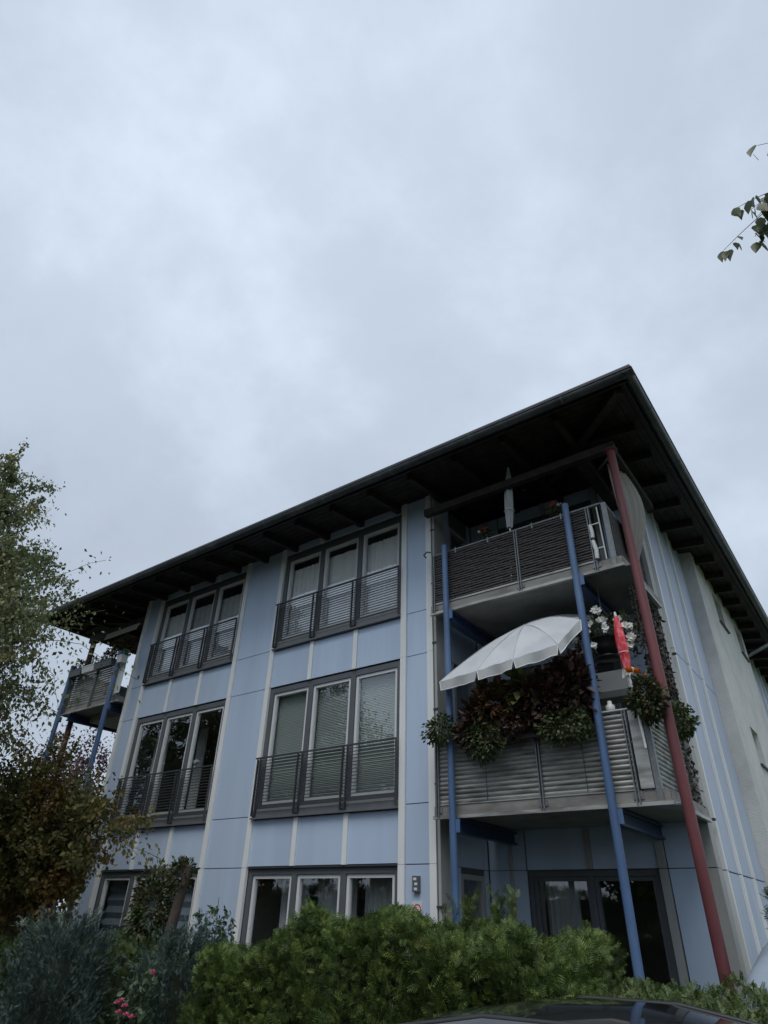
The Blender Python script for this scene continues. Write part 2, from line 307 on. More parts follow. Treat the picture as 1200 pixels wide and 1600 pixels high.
# side, left and rear walls
c.box(XR-.28, XR-.03, YB+.3, 4.45, 0, 8.12); c.box(XR-.28, XR-.03, 9.05, YE, 0, 8.12)
c.box(XL+.03, XL+.3, YB+.3, YE, 0, 8.12); c.box(XL+.3, 0, YB+.03, YB+.3, 0, 8.12); c.box(0.02, .3, .30, YB+.03, 0, 8.12)
c.box(XL+.3, XR-.28, YE-.3, YE, 0, 8.12)
c.build('wall', M['core'], B)
c = MB().box(XL+.3, XR-.28, .30+1.4, YE-.3, 8.0, 8.12).box(.3, 7.75, .3, 1.7, 8.0, 8.12).build('top_ceiling', M['room'], B)
G = .006
def panel(x0, x1, z0, z1, y=0.0): bx('facade_panel', B, x0, x1, y, y+.022, z0+G, z1-G, M['panel'])
T = .052
ZR = [.10, 2.373, 3.095, 5.193, 5.908, 7.90, 8.115]
for a_, b_ in ((0, 1), (2, 3), (4, 5)):
    for i in range(6): panel(XS[a_]+T+.003, XS[b_]-T-.003, ZR[i], ZR[i+1])
for a_, b_ in ((1, 2), (3, 4)):
    x0, x1 = XS[a_], XS[b_]; th = [x0+T, x0+(x1-x0)/3, x0+(x1-x0)*2/3, x1-T]
    for z0, z1 in ((2.385, 3.04), (5.19, 5.876), (7.90, 8.115)):
        for k in range(3): panel(th[k]+(.045 if k else .003), th[k+1]-(.045 if k < 2 else .003), z0, z1)
        for k in (1, 2): bx('panel_cover_strip', B, th[k]-.042, th[k]+.042, -.022, .020, z0, z1-.004, M['trim'] if z0 < 7 else M['trim'])
for x in XS:
    for z0, z1 in ((.10, 2.37), (2.374, 5.19), (5.194, 8.115)): bx('vertical_trim', B, x-T, x+T, -.034, .018, z0, z1, M['trim'])
bx('plinth', B, -.03, 8.03, -.012, .03, 0, .098, M['trim2'])
# corner of the main wall at the notch: slim strips, downpipe, clips
for x0, x1, y0, m_ in ((8.032, 8.050, -.02, 'core'), (8.054, 8.094, -.03, 'trim2')): bx('corner_strip', B, x0, x1, y0, .30, .1, 8.115, M[m_])
for z in (.8, 1.9, 3.3, 4.3, 5.3, 6.3, 7.3): bx('pipe_clip', B, 8.026, 8.10, -.045, -.03, z, z+.02, M['rail'])
# panels and strips on the return wall (faces +x)
XW = 8.0
for y0, y1 in ((.10, .33), (.40, .62)):
    for i in range(6): bx('return_wall_panel', B, XW-.02, XW+.0, y0, y1, ZR[i]+G, ZR[i+1]-G, M['panel'])
for i, (z0, z1) in enumerate(((2.38, 3.75), (5.2, 6.6), (.1, .9))): bx('return_wall_panel', B, XW-.02, XW, .63, 1.27, z0, z1, M['panel'])
for z0, z1 in ((.1, 2.37), (2.38, 5.19), (5.2, 8.1)): bx('return_wall_panel', B, XW-.02, XW, 1.285, 1.395, z0, z1, M['panel'])
for y in (.365,): bx('return_wall_trim', B, XW-.02, XW+.035, y-.03, y+.03, .1, 8.1, M['trim2'])
def window(x0, x1, z0, z1, n, yf, rail=True, skip=(), name='window', sashm='sash', jamb=.085, mull=.10, head=.09, foot=.10, panem='glass'):
    "a band of n lights in the front plane: outer frame mesh > sash, pane, sill"
    m = MB(); yb = yf+.13
    m.box(x0, x0+jamb, yf, yb, z0, z1); m.box(x1-jamb, x1, yf, yb, z0, z1)
    m.box(x0+jamb, x1-jamb, yf, yb, z1-head, z1); m.box(x0+jamb, x1-jamb, yf, yb, z0, z0+foot)
    w_ = (x1-x0-2*jamb-(n-1)*mull)/n; xs = []
    for k in range(n):
        a_ = x0+jamb+k*(w_+mull); xs.append((a_, a_+w_))
        if k: m.box(a_-mull, a_, yf, yb, z0+foot, z1-head)
    wobj = m.build(name, M['frame'], B, ((x0+x1)/2, yf, z0))
    for k, (a_, b_) in enumerate(xs):
        a_ += .004; b_ -= .004; za, zb = z0+foot+.004, z1-head-.004; s = .048; y0, y1 = yf+.022, yf+.085
        s_ = MB(); s_.box(a_, a_+s, y0, y1, za, zb).box(b_-s, b_, y0, y1, za, zb).box(a_+s, b_-s, y0, y1, zb-s, zb).box(a_+s, b_-s, y0, y1, za, za+s)
        s_.build('sash', M[sashm], wobj, (a_, yf, za))
        bx('pane', wobj, a_+s, b_-s, yf+.058, yf+.064, za+s, zb-s, M[panem])
    return wobj, xs
WIN = {}
for bi, (x0, x1) in enumerate(((XS[1]+T, XS[2]-T), (XS[3]+T, XS[4]-T))):
    for fl in range(3):
        z0 = (.24, 3.16, 5.998)[fl]; z1 = ZH[fl]
        wobj, xs = window(x0+.004, x1-.004, z0, z1-.004, 3, .02 if fl else .03)
        WIN[bi, fl] = (wobj, xs, z0, z1)
        if fl:
            zs = ZS[fl]
            m = MB(); m.box(x0-.03, x1-.002, -.075, .15, zs, zs+.022); m.box(x0+.0, x1-.004, -.052, .15, zs+.022, zs+.112)
            m.build('window_sill', M['sill'], B, (x0, 0, zs))
            for k in range(3):
                bx('sill_cap', B, xs[k][0]-.02, xs[k][1]+.01, -.035, .018, zs+.114, zs+.15, M['trim2'])
            # railing
            zt = (0, 3.981, 6.801)[fl]; m = MB()
            m.box(x0-.03, x1-.01, -.105, -.070, zt-.022, zt); 
            ro = m.build('window_railing', M['rail'], B, (x0, -.1, zs))
            nb = 16; zb0 = zs+.145
            for k in range(nb):
                z = zb0+(zt-.06-zb0)*k/(nb-1); bx('bar', ro, x0-.01, x1-.02, -.088, -.078, z-.0055, z+.0055, M['rail'])
            mid = [(xs[k][1]+xs[k+1][0])/2 for k in range(2)]
            for p_ in [x0+.01, x0+.075]+[q for c_ in mid for q in (c_-.045, c_+.045)]+[x1-.02]:
                bx('railing_post', ro, p_-.007, p_+.007, -.100, -.062, zs+.04, zt-.03, M['rail'])
            for p_ in [x0+.042]+mid:
                bx('railing_bracket', ro, p_-.036, p_+.036, -.072, -.03, zs+.05, zs+.12, M['rail'])
        else:
            bx('window_lintel', B, x0, x1, -.008, .018, z1-.012, z1+.008, M['rail'])
# small windows in the return wall
for z0, z1 in ((.9, 2.3), (3.75, 5.1), (6.6, 7.75)):
    m = MB(); y0, y1 = .64, 1.27
    m.box(7.90, 7.99, y0, y0+.06, z0, z1).box(7.90, 7.99, y1-.06, y1, z0, z1).box(7.90, 7.99, y0+.06, y1-.06, z0, z0+.06).box(7.90, 7.99, y0+.06, y1-.06, z1-.06, z1)
    wo_ = m.build('return_window', M['trim2'], B, (7.95, y0, z0)); bx('pane', wo_, 7.94, 7.946, y0+.06, y1-.06, z0+.06, z1-.06, M['glass'])
# --- back wall of the right notch
for z0, z1 in ((.1, 2.37), (2.38, 5.185), (5.195, 8.1)):
    for xa, xb in ((8.02, 8.33), (8.39, 8.58)): bx('back_wall_panel', B, xa, xb, YB, YB+.022, z0, z1, M['panel'])
    bx('back_wall_panel', B, 10.47, 10.90, YB, YB+.022, z0, z1, M['panel'])
    bx('corner_trim', B, 10.915, XR+.012, YB-.03, YB+.022, z0, z1, M['trim2'])
    bx('vertical_trim', B, 10.36, 10.455, YB-.03, YB+.02, z0, z1, M['trim2']); bx('vertical_trim', B, 8.335, 8.385, YB-.03, YB+.02, z0, z1, M['trim2'])
for z0, z1 in ((2.38, 3.06), (5.195, 5.86), (7.87, 8.1)):
    for xa, xb in ((8.60, 9.44), (9.53, 10.35)): bx('back_wall_panel', B, xa, xb, YB, YB+.022, z0, z1, M['panel'])
    bx('vertical_trim', B, 9.445, 9.525, YB-.022, YB+.02, z0, z1, M['trim2'])
for z0, z1 in ((.17, 2.36), (3.07, 5.17), (5.87, 7.85)):
    wb = window(8.60, 10.34, z0, z1, 3 if z0 > 5 else 2, YB+.03, name='patio_door', sashm='frame', jamb=.05, mull=.05, head=.06, foot=.06)  # dark sash colour stands in for deeper shade in the recess
# --- right side wall: corner trim, pipe, ribbed silver panels
for z0, z1 in ((.1, 2.37), (2.374, 5.19), (5.194, 8.12)):
    bx('corner_trim', B, XR-.03, XR+.012, YB+.022, YB+.20, z0, z1, M['trim2']); bx('corner_strip', B, XR-.03, XR-.01, YB+.205, YB+.29, z0, z1, M['trim2'])
    ya = [1.80, 2.62, 3.47, 4.44]
    for k in range(3): bx('side_panel', B, XR-.03, XR-.004, ya[k]+.045, ya[k+1]-(.045 if k < 2 else 0), z0+.006, z1-.006, M['panel2'])
    for k in range(3): bx('side_rib', B, XR-.03, XR+.030, ya[k]-.04, ya[k]+.04, z0+.004, z1-.004, M['trim'])
    ya = [9.10, 9.95, 10.8, 11.65, 12.5, 13.3, 13.98]
    for k in range(6): bx('side_panel', B, XR-.03, XR-.004, ya[k]+.045, ya[k+1]-.045, z0+.006, z1-.006, M['panel2'])
    for k in range(7): bx('side_rib', B, XR-.03, XR+.030, ya[k]-.04, ya[k]+.04, z0+.004, z1-.004, M['trim'])
    # left end wall
    ya = [1.5, 3.0, 4.5, 6.0, 7.5, 9.0, 10.5, 12.0, 13.9]
    for k in range(8): bx('end_panel', B, XL, XL+.025, ya[k]+.045, ya[k+1]-.045, z0+.006, z1-.006, M['panel'])
    for k in range(9): bx('end_trim', B, XL-.03, XL+.02, ya[k]-.04, ya[k]+.04, z0+.004, z1-.004, M['trim'])
    for xa, xb in ((XL+.05, -1.4), (-.75, -.02)): bx('back_wall_panel', B, xa, xb, YB, YB+.022, z0, z1, M['panel'])
    bx('return_wall_panel', B, -.0, .018, .05, 1.39, z0+G, z1-G, M['panel'])
for z0, z1 in ((.17, 2.36), (3.07, 5.17), (5.87, 7.85)):
    window(-1.39, -.76, z0, z1, 1, YB-.1, name='patio_door', sashm='trim2', jamb=.05, head=.06, foot=.06)
for z in (2.9, 5.05): bx('pipe_clip', B, XR-.0, XR+.06, YB+.24, YB+.275, z, z+.03, M['rail'])
# stair tower in white render with slit windows
XT = 11.225; s_ = MB()
wy = [(5.88, 6.62), (8.0, 8.72)]; wz = [(1.5, 2.15), (4.29, 4.95), (7.05, 7.70)]
ys = [4.45, wy[0][0], wy[0][1], wy[1][0], wy[1][1], 9.05]
for k in range(5):
    if k in (0, 2, 4): s_.box(10.75, XT, ys[k], ys[k+1], 0, 8.12)
    else:
        zz = [0]+[q for p_ in wz for q in p_]+[8.12]
        for j in range(0, 8, 2): s_.box(10.75, XT, ys[k], ys[k+1], zz[j], zz[j+1])
st = s_.build('stair_tower_wall', M['plaster'], B, (XT, 4.45, 0))
for y0, y1 in wy:
    for z0, z1 in wz:
        m = MB(); x0 = XT-.17
        m.box(x0, x0+.06, y0, y0+.05, z0, z1).box(x0, x0+.06, y1-.05, y1, z0, z1).box(x0, x0+.06, y0+.05, y1-.05, z0, z0+.05).box(x0, x0+.06, y0+.05, y1-.05, z1-.05, z1)
        wo_ = m.build('slit_window', M['frame'], B, (x0, y0, z0)); bx('pane', wo_, x0+.02, x0+.026, y0+.05, y1-.05, z0+.05, z1-.05, M['glass'])
        bx('sill', wo_, XT-.1, XT+.045, y0-.03, y1+.03, z0-.035, z0-.008, M['rail'])
# ================================================================ roof
RX0, RX1, RY0, RY1 = -2.93, 11.84, -1.17, 15.1
SL = .125
def rz(x, y, dz=0): return 7.905+SL*min(x-RX0, RX1-x, y-RY0, RY1-y)+dz
def hip(d0, d1, dz):   # ring of four sloping quads between insets d0 and d1
    z0, z1 = 7.905+SL*d0+dz, 7.905+SL*d1+dz
    a_ = [(RX0+d0, RY0+d0, z0), (RX1-d0, RY0+d0, z0), (RX1-d0, RY1-d0, z0), (RX0+d0, RY1-d0, z0)]
    b_ = [(RX0+d1, RY0+d1, z1), (RX1-d1, RY0+d1, z1), (RX1-d1, RY1-d1, z1), (RX0+d1, RY1-d1, z1)]
    return a_, b_
m = MB(); a_, b_ = hip(-.06, 7.2, .05); n0 = a_+b_; m.add(n0, [(0, 1, 5, 4), (1, 2, 6, 5), (2, 3, 7, 6), (3, 0, 4, 7), (4, 5, 6, 7)])
a2, b2 = hip(-.06, 7.2, .022); m.add(a2+b2, [(0, 4, 5, 1), (1, 5, 6, 2), (2, 6, 7, 3), (3, 7, 4, 0), (4, 7, 6, 5)]); m.add(a_+a2, [(0, 4, 5, 1), (1, 5, 6, 2), (2, 6, 7, 3), (3, 7, 4, 0)])
roof = m.build('roof', M['roof'], B, (4.5, 6.5, 7.9))
def tc_box(p00, p10, p11, p01, th):
    return [tuple(Vector(p)-Vector((0, 0, th))) for p in (p00, p10, p11, p01)]+[p00, p10, p11, p01]
# soffit boards (mitred strips round the building, out to the gutter; deeper over the notches)
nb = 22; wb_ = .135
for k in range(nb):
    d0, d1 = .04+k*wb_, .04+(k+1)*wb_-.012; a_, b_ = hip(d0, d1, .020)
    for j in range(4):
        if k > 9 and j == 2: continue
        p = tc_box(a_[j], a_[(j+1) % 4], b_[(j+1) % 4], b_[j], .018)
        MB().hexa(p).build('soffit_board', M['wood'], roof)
# rafters under the boards
def rafter(x0, y0, x1, y1, wdt=.08, h=.14, z0=None, z1=None):
    d = Vector((x1-x0, y1-y0, 0)).normalized(); q = Vector((-d.y, d.x, 0))*wdt/2
    za = rz(x0, y0, .0) if z0 is None else z0; zb = rz(x1, y1, .0) if z1 is None else z1
    P = [Vector((x0, y0, 0))+q*-1, Vector((x1, y1, 0))-q, Vector((x1, y1, 0))+q, Vector((x0, y0, 0))+q]
    Z = [za, zb, zb, za]
    MB().hexa([(p.x, p.y, z-h) for p, z in zip(P, Z)]+[(p.x, p.y, z) for p, z in zip(P, Z)]).build('rafter', M['wood'], roof)
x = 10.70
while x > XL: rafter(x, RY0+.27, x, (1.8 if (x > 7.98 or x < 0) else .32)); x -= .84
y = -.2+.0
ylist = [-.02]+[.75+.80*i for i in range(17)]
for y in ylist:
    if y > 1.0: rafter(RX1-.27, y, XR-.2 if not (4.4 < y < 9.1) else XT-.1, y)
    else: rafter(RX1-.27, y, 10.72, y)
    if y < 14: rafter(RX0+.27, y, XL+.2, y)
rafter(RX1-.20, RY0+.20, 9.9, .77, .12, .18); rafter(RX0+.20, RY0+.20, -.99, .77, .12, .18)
# purlins on posts over the balconies
def beam(x0, x1, y0, y1, z0, z1): bx('roof_beam', roof, x0, x1, y0, y1, z0, z1, M['wood'])
beam(8.06, 11.28, -.29, -.18, 7.46, 7.58); beam(10.66, 10.80, -.17, 1.39, 7.50, 7.68)
beam(-2.35, -.06, -.05, .09, 7.46, 7.66); beam(11.14, 11.25, -.17, 1.7, 7.50, 7.62)
m = MB().tube([(11.12, -.12, 7.43), (10.82, .35, 7.62)], .018, 6); m.build('beam_brace', M['steel'], roof)
# gutters: half-round troughs with bead, joints and brackets
def gutter(p0, p1, out):
    p0, p1, out = Vector(p0), Vector(p1), Vector(out); L = (p1-p0).length; d = (p1-p0)/L; m = MB(); r = .072; n = 9; vs = []; fs = []
    for rr in (r, r-.006):
        for P in (p0, p1):
            for k in range(n): a = math.pi*k/(n-1); vs.append(P+out*(rr*math.cos(a))-Vector((0, 0, rr*1.15*math.sin(a))))
    for k in range(n-1):
        fs += [(k, k+1, n+k+1, n+k), (2*n+k, 3*n+k, 3*n+k+1, 2*n+k+1)]
    fs += [(0, n, 3*n, 2*n), (n-1, 3*n-1, 4*n-1, 2*n-1)]
    m.add([tuple(v) for v in vs], fs, True); m.tube([p0+out*r, p1+out*r], .011, 6)
    go = m.build('gutter', M['zinc'], roof)
    t = .9
    while t < L:
        c_ = p0+d*t; q = []
        for e_ in (-.012, .012):
            q.append([c_+d*e_+out*((r+.005)*math.cos(math.pi*k/(n-1)))-Vector((0, 0, (r+.005)*1.15*math.sin(math.pi*k/(n-1)))) for k in range(n)])
        mm = MB(); mm.add([tuple(v) for v in q[0]+q[1]], [(k, k+1, n+k+1, n+k) for k in range(n-1)], True); mm.build('gutter_joint', M['zinc2'], go); t += 1.45
    return go
gz = 7.885; o_ = .0
gutter((RX0-.075, RY0-.0, gz), (RX1+.075, RY0-.0, gz), (0, -1, 0)); gutter((RX1, RY0-.075, gz), (RX1, RY1, gz), (1, 0, 0)); gutter((RX0, RY0-.075, gz), (RX0, RY1, gz), (-1, 0, 0))
m = MB(); m.box(RX0+.0, RX1-.0, RY0+.078, RY0+.1, 7.80, 7.92); m.box(RX1-.1, RX1-.078, RY0+.1, RY1, 7.80, 7.92); m.box(RX0+.078, RX0+.1, RY0+.1, RY1, 7.80, 7.92); m.build('fascia_board', M['wood'], roof)
MB().tube([(RX1, 9.55, 7.80), (RX1, 9.55, 7.70), (11.30, 9.3, 7.40), (11.14, 9.25, 7.3), (11.14, 9.25, .1)], .045, 10).build('downpipe', M['steel'], B)
# small ceiling spots over the balcony
for x, y in ((8.9, .3), (9.8, .55), (10.45, .2), (9.4, .9)):
    MB().lathe([(.0, -.012), (.028, -.012), (.03, .0), (.0, .0)], (x, y, rz(x, y)-.012), 10).build('ceiling_spot', M['steel'], roof)
# ================================================================ posts
def post(x, y, z1, r, m_, n=14):
    MB().tube([(x, y, -.1), (x, y, z1)], r, n).build('support_post', M[m_], B, (x, y, 0))
post(8.45, -.30, 6.75, .046, 'blue'); post(10.46, -.30, 6.78, .048, 'blue'); post(11.215, -.24, 7.46, .057, 'red', 18)
post(-.26, -.30, 6.75, .052, 'blue'); post(-2.25, -.30, 6.75, .052, 'blue'); post(-2.28, .05, 7.46, .065, 'red', 18)
for x, y, zz, mm_ in ((8.45, -.30, 2.80, 'blue'), (10.46, -.30, 2.80, 'blue'), (8.45, -.30, 5.62, 'blue'), (10.46, -.30, 5.62, 'blue'), (-.26, -.3, 5.55, 'blue'), (-2.25, -.3, 5.55, 'blue')):
    bx('post_fin', B, x+.02, x+.10, y-.008, y+.008, zz-.12, zz+.03, M[mm_]); bx('post_fin', B, x-.008, x+.008, y+.04, y+.10, zz-.12, zz+.0, M[mm_])
MB().lathe([(.0, 0), (.10, 0), (.10, .012), (.0, .012)], (11.215, -.24, 7.446), 14).build('post_head_plate', M['red'], B, (11.215, -.24, 7.44))
# ================================================================ balconies
def slat_row(parent, axis, a0, a1, fixed, z, h, m_, sgn=-1, name='slat', curve=.018, th=.003):
    "one curved horizontal lamella along x or y"
    key = (name, axis, round(a1-a0, 3), m_, h, sgn)
    if key not in _bc:
        n = 4; vs = []; L = (a1-a0)/2
        for e_ in (-L, L):
            for k in range(n+1):
                t = k/n; off = sgn*(curve*math.sin(math.pi*t)+.012*(1-t)); zz = (t-.5)*h
                vs.append((e_, off, zz) if axis == 'x' else (off, e_, zz))
        for e_ in (-L, L):
            for k in range(n+1):
                t = k/n; off = sgn*(curve*math.sin(math.pi*t)+.012*(1-t)-th); zz = (t-.5)*h
                vs.append((e_, off, zz) if axis == 'x' else (off, e_, zz))
        q = n+1; fs = [(k, k+1, q+k+1, q+k) for k in range(n)]+[(2*q+k, 3*q+k, 3*q+k+1, 2*q+k+1) for k in range(n)]+[(0, q, 3*q, 2*q), (q-1, 3*q-1, 4*q-1, 2*q-1)]
        _bc[key] = MB().add(vs, fs, False).mesh(name, M[m_])
    c_ = (a0+a1)/2
    return link(name, _bc[key], parent, (c_, fixed, z) if axis == 'x' else (fixed, c_, z))
def balcony(x0, x1, zs, skin, side='r', name='balcony'):
    "slab with fascia, railing posts, slats and steel beams; side = the free end"
    yf, yb = -.20, YB-.01; s = 1 if side == 'r' else -1; xe = x1 if s > 0 else x0
    m = MB().box(x0+.02, x1-.02, yf+.03, yb, zs+.02, zs+.14); bo = m.build(name, M['conc'], B, (x0, yf, zs))
    bx('fascia', bo, x0, x1, yf, yf+.028, zs+.045, zs+.155, M['fascia']); bx('edge_angle', bo, x0-.01, x1+.02, yf-.022, yf+.03, zs, zs+.04, M['lam'])
    bx('fascia', bo, xe-.014 if s > 0 else xe-.014, xe+.014, yf+.03, yb, zs+.045, zs+.155, M['fascia'])
    bx('edge_angle', bo, xe-.02, xe+.03, yf+.035, yb, zs, zs+.04, M['lam'])
    for bxx in ([x0+.33, x1-.60] if s > 0 else [x0+.42, x1-.28]):
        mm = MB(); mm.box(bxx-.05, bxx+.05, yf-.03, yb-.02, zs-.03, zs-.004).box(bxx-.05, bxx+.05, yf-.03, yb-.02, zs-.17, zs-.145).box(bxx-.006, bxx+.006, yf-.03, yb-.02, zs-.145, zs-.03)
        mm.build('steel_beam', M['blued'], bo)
    mm = MB().box(x0+.45, xe-.3 if s > 0 else x1-.35, .05, .15, zs-.17, zs-.145); 
    zr = zs+1.025
    # railing: tube rail, posts
    xi = xe-s*.10
    xa, xb = (x0+.03, xi) if s > 0 else (xi, x1-.03)
    top = MB().tube([(xa, yf+.01, zr), (xi-s*.05, yf+.01, zr), (xi, yf+.06, zr), (xi, yb, zr)] if s > 0 else [(xb, yf+.01, zr), (xi+.05, yf+.01, zr), (xi, yf+.06, zr), (xi, yb, zr)], .021, 8); top.build('top_rail', M['steel'], bo)
    pf = [x0+.07, x0+.07+(xe-x0)*.49, x1-.33] if s > 0 else [x1-.07, x1-.07-(x1-x0)*.45, x0+.10]
    for p_ in pf:
        for e_ in (-.017, .017): bx('railing_post', bo, p_+e_-.006, p_+e_+.006, yf-.040, yf+.012, zs+.03, zr-.02, M['steel'])
        bx('post_bracket', bo, p_-.055, p_+.055, yf-.012, yf-.002, zs+.07, zs+.135, M['steel'])
    bx('corner_post', bo, xi-.03, xi+.03, yf-.02, yf+.04, zs+.02, zr-.01, M['steel'])
    for y_ in (yf+.75, yb-.12): bx('railing_post', bo, xi+s*.02-.02, xi+s*.02+.02, y_-.006, y_+.006, zs+.03, zr-.02, M['steel'])
    nsl = 15; h = .056; zb0 = zs+.20; ztop = zr-.055
    if skin == 'lam':
        cuts = sorted([xa+.02]+[p_ for p_ in pf[1:]]+[xb-.02]) if s > 0 else sorted([xa+.02]+pf[1:2]+[xb-.02])
        for a, b in zip(cuts[:-1], cuts[1:]):
            if b-a < .12: continue
            for k in range(nsl):
                if s > 0 and b > x1-.2: continue
                slat_row(bo, 'x', a+.004, b-.004, yf+.03, zb0+(ztop-zb0)*k/(nsl-1), h, 'lam', curve=.022)
        for k in range(nsl): slat_row(bo, 'y', yf+.10, yb-.03, xi-s*.02, zb0+(ztop-zb0)*k/(nsl-1), h, 'lam', sgn=s, curve=.022)
        for a, b in zip(cuts[:-1], cuts[1:]): # lifting cords
            if b-a > .5:
                for t in (.5,): bx('slat_cord', bo, a+(b-a)*t-.003, a+(b-a)*t+.003, yf-.006, yf-.001, zb0-.02, ztop+.02, M['rail'])
        bx('bottom_rail', bo, xa+.02, (pf[2] if s > 0 else xb-.02), yf-.01, yf+.02, zs+.158, zs+.172, M['lam'])
    else:
        nr = 20
        for k in range(nr):
            z = zs+.20+(zr-.05-zs-.20)*k/(nr-1)
            mm_ = (name, 'roll', k % 3)
            if mm_ not in _bc:
                r = random.Random(k); L = (pf[2]-xa-.04)/2; pts = []; q = 24
                for i in range(q+1):
                    pts.append((-L+2*L*i/q, -.005*abs(math.sin(i*1.7+k)), .004*math.sin(i*1.1+k*2)))
                _bc[mm_] = MB().tube(pts, .0185, 6).mesh('woven_roll', M['mesh_dark'])
            link('woven_roll', _bc[mm_], bo, ((pf[2]+xa)/2, yf+.005, z))
            kk = (name, 'rs')
            if kk not in _bc: L = (yb-yf-.16)/2; _bc[kk] = MB().tube([(0, -L, 0), (0, L, 0)], .0185, 6).mesh('woven_roll', M['mesh_dark'])
            link('woven_roll', _bc[kk], bo, (xi-s*.0, (yf+yb)/2+.05, z))
        bx('bottom_rail', bo, xa+.02, pf[2], yf-.012, yf+.02, zs+.158, zs+.182, M['lam'])
        for p_ in (xa+.45, xa+1.02, xa+1.75, xa+2.2): bx('rail_hook', bo, p_-.011, p_+.011, yf-.02, yf+.02, zr-.07, zr+.024, M['steel'])
    return bo, pf, zr, xi
BR2 = balcony(8.12, 11.06, 2.85, 'lam'); BR3 = balcony(8.12, 11.06, 5.665, 'roll')
BL3 = balcony(-2.36, -.07, 5.60, 'lam', 'l'); BL2 = balcony(-2.36, -.07, 2.80, 'lam', 'l')
# white channel and rods in the open corner section of the right balconies
for bo, zz in ((BR2[0], 2.85), (BR3[0], 5.665)):
    if zz < 3: bx('corner_filler', bo, 10.775, 10.92, -.222, -.19, zz+.17, zz+1.0, M['whitep' if False else 'lam'])
    else:
        MB().tube([(10.745, -.245, zz+.70), (10.755, -.245, zz+.58), (10.75, -.24, zz+.5)], .028, 6).build('white_tape', M['whitep'], bo)
        MB().tube([(10.745, -.245, zz+.45), (10.77, -.25, zz+.30), (10.76, -.24, zz+.18)], .030, 6).build('white_tape', M['whitep'], bo)
        MB().tube([(10.86, -.2, zz+.98), (10.87, -.2, zz+.16)], .010, 6).build('white_rod', M['whitep'], bo)
        for h in (.34, .72): bx('rod_clip', bo, 10.76, 10.86, -.205, -.195, zz+h, zz+h+.015, M['whitep'])
    m = MB().add([(10.7, -.224, zz-.004), (11.26, -.18, zz-.004), (11.06, .25, zz-.004), (10.7, -.224, zz+.012), (11.26, -.18, zz+.012), (11.06, .25, zz+.012)], [(0, 2, 1), (3, 4, 5), (0, 1, 4, 3), (1, 2, 5, 4), (2, 0, 3, 5)])
    m.build('corner_plate', M['steel'], bo)
bx('white_end_board', BL3[0], -.22, -.02, -.245, -.23, 5.78, 6.62, M['whitep'])
# wall fittings
bx('wall_box', B, 7.665, 7.765, -.045, -.0, 2.06, 2.24, M['frame'])
for i, (dx_, dz_) in enumerate(((.02, .13), (.035, .075), (.03, .02))): bx('wall_box_label', B, 7.665+dx_, 7.665+dx_+.045, -.05, -.046, 2.06+dz_, 2.06+dz_+.03, M['whitep'])
sg = empty('prohibition_sign', (7.72, -.01, 1.87), 'small white sign with red prohibition ring on narrow blue panel above the hedge', 'sign')
bx('sign_plate', sg, 7.645, 7.795, -.014, -.004, 1.78, 1.96, M['whitep'])
m = MB(); n = 24; vs = []
for rr in (.062, .047): vs += [(7.72+rr*math.cos(2*math.pi*k/n), -.0165, 1.875+rr*math.sin(2*math.pi*k/n)) for k in range(n)]
m.add(vs, [(k, (k+1) % n, n+(k+1) % n, n+k) for k in range(n)]); m.hexa([(7.68, -.0175, 1.91), (7.69, -.0175, 1.92), (7.76, -.0175, 1.85), (7.75, -.0175, 1.84), (7.68, -.0165, 1.91), (7.69, -.0165, 1.92), (7.76, -.0165, 1.85), (7.75, -.0165, 1.84)]); m.build('ring_print', M['redf'], sg)
m = MB(); m.box(.12, .26, -.20, -.034, 2.83, 2.90)
lt = empty('wall_lamp', (.19, -.1, 2.75), 'amber outdoor lantern on the left end of the blue facade behind the leaves', 'lamp')
m.build('lamp_bracket', M['frame'], lt); MB().lathe([(.0, -.09), (.07, -.08), (.085, .0), (.075, .08), (0, .085)], (.19, -.13, 2.74), 14).build('lamp_glass', M['orange'], lt)
# ================================================================ curtains and blinds behind the windows
def curtain(name, x0, x1, y, z0, z1, m_, label, cat='curtain', group=None, folds=9, amp=.03, axis='x'):
    n = folds*6; vs = []; r = random.Random(x0*7+z0)
    for i in range(n+1):
        t = i/n; off = amp*math.sin(t*folds*2*math.pi+r.random()*.5)*(.7+.5*r.random())
        for z in (z0, z1): vs.append((x0+(x1-x0)*t, y+off*(1 if z == z0 else .6), z))
    fs = [(2*i, 2*i+2, 2*i+3, 2*i+1) for i in range(n)]
    o = MB().add(vs, fs, True).build(name, M[m_], None, ((x0+x1)/2, y, z0)); return tag(o, label, cat, group)
def blind(name, x0, x1, y, z0, z1, pitch, m_, label, group=None, tilt=.6):
    m = MB(); z = z0; d = pitch*.5
    while z < z1: m.add([(x0, y-d*.5, z), (x1, y-d*.5, z), (x1, y+d*.5, z+pitch*tilt*1.05), (x0, y+d*.5, z+pitch*tilt*1.05)], [(0, 1, 2, 3)]); z += pitch
    m.box(x0, x1, y-.02, y+.02, z1, z1+.03)
    o = m.build(name, M[m_], None, ((x0+x1)/2, y, z0)); return tag(o, label, 'blind', group)
pos = ('left', 'middle', 'right')
for k, (a, b) in enumerate(WIN[1, 2][1]):
    curtain('net_curtain', a-.03, b+.03, .165, 6.05, 7.60+(.0, .02, .0)[k], 'curt', 'white net curtain behind the %s pane of the top-floor window nearest the right balcony' % pos[k], group='top floor net curtains', folds=(8, 3, 10)[k], amp=(.02, .012, .022)[k])
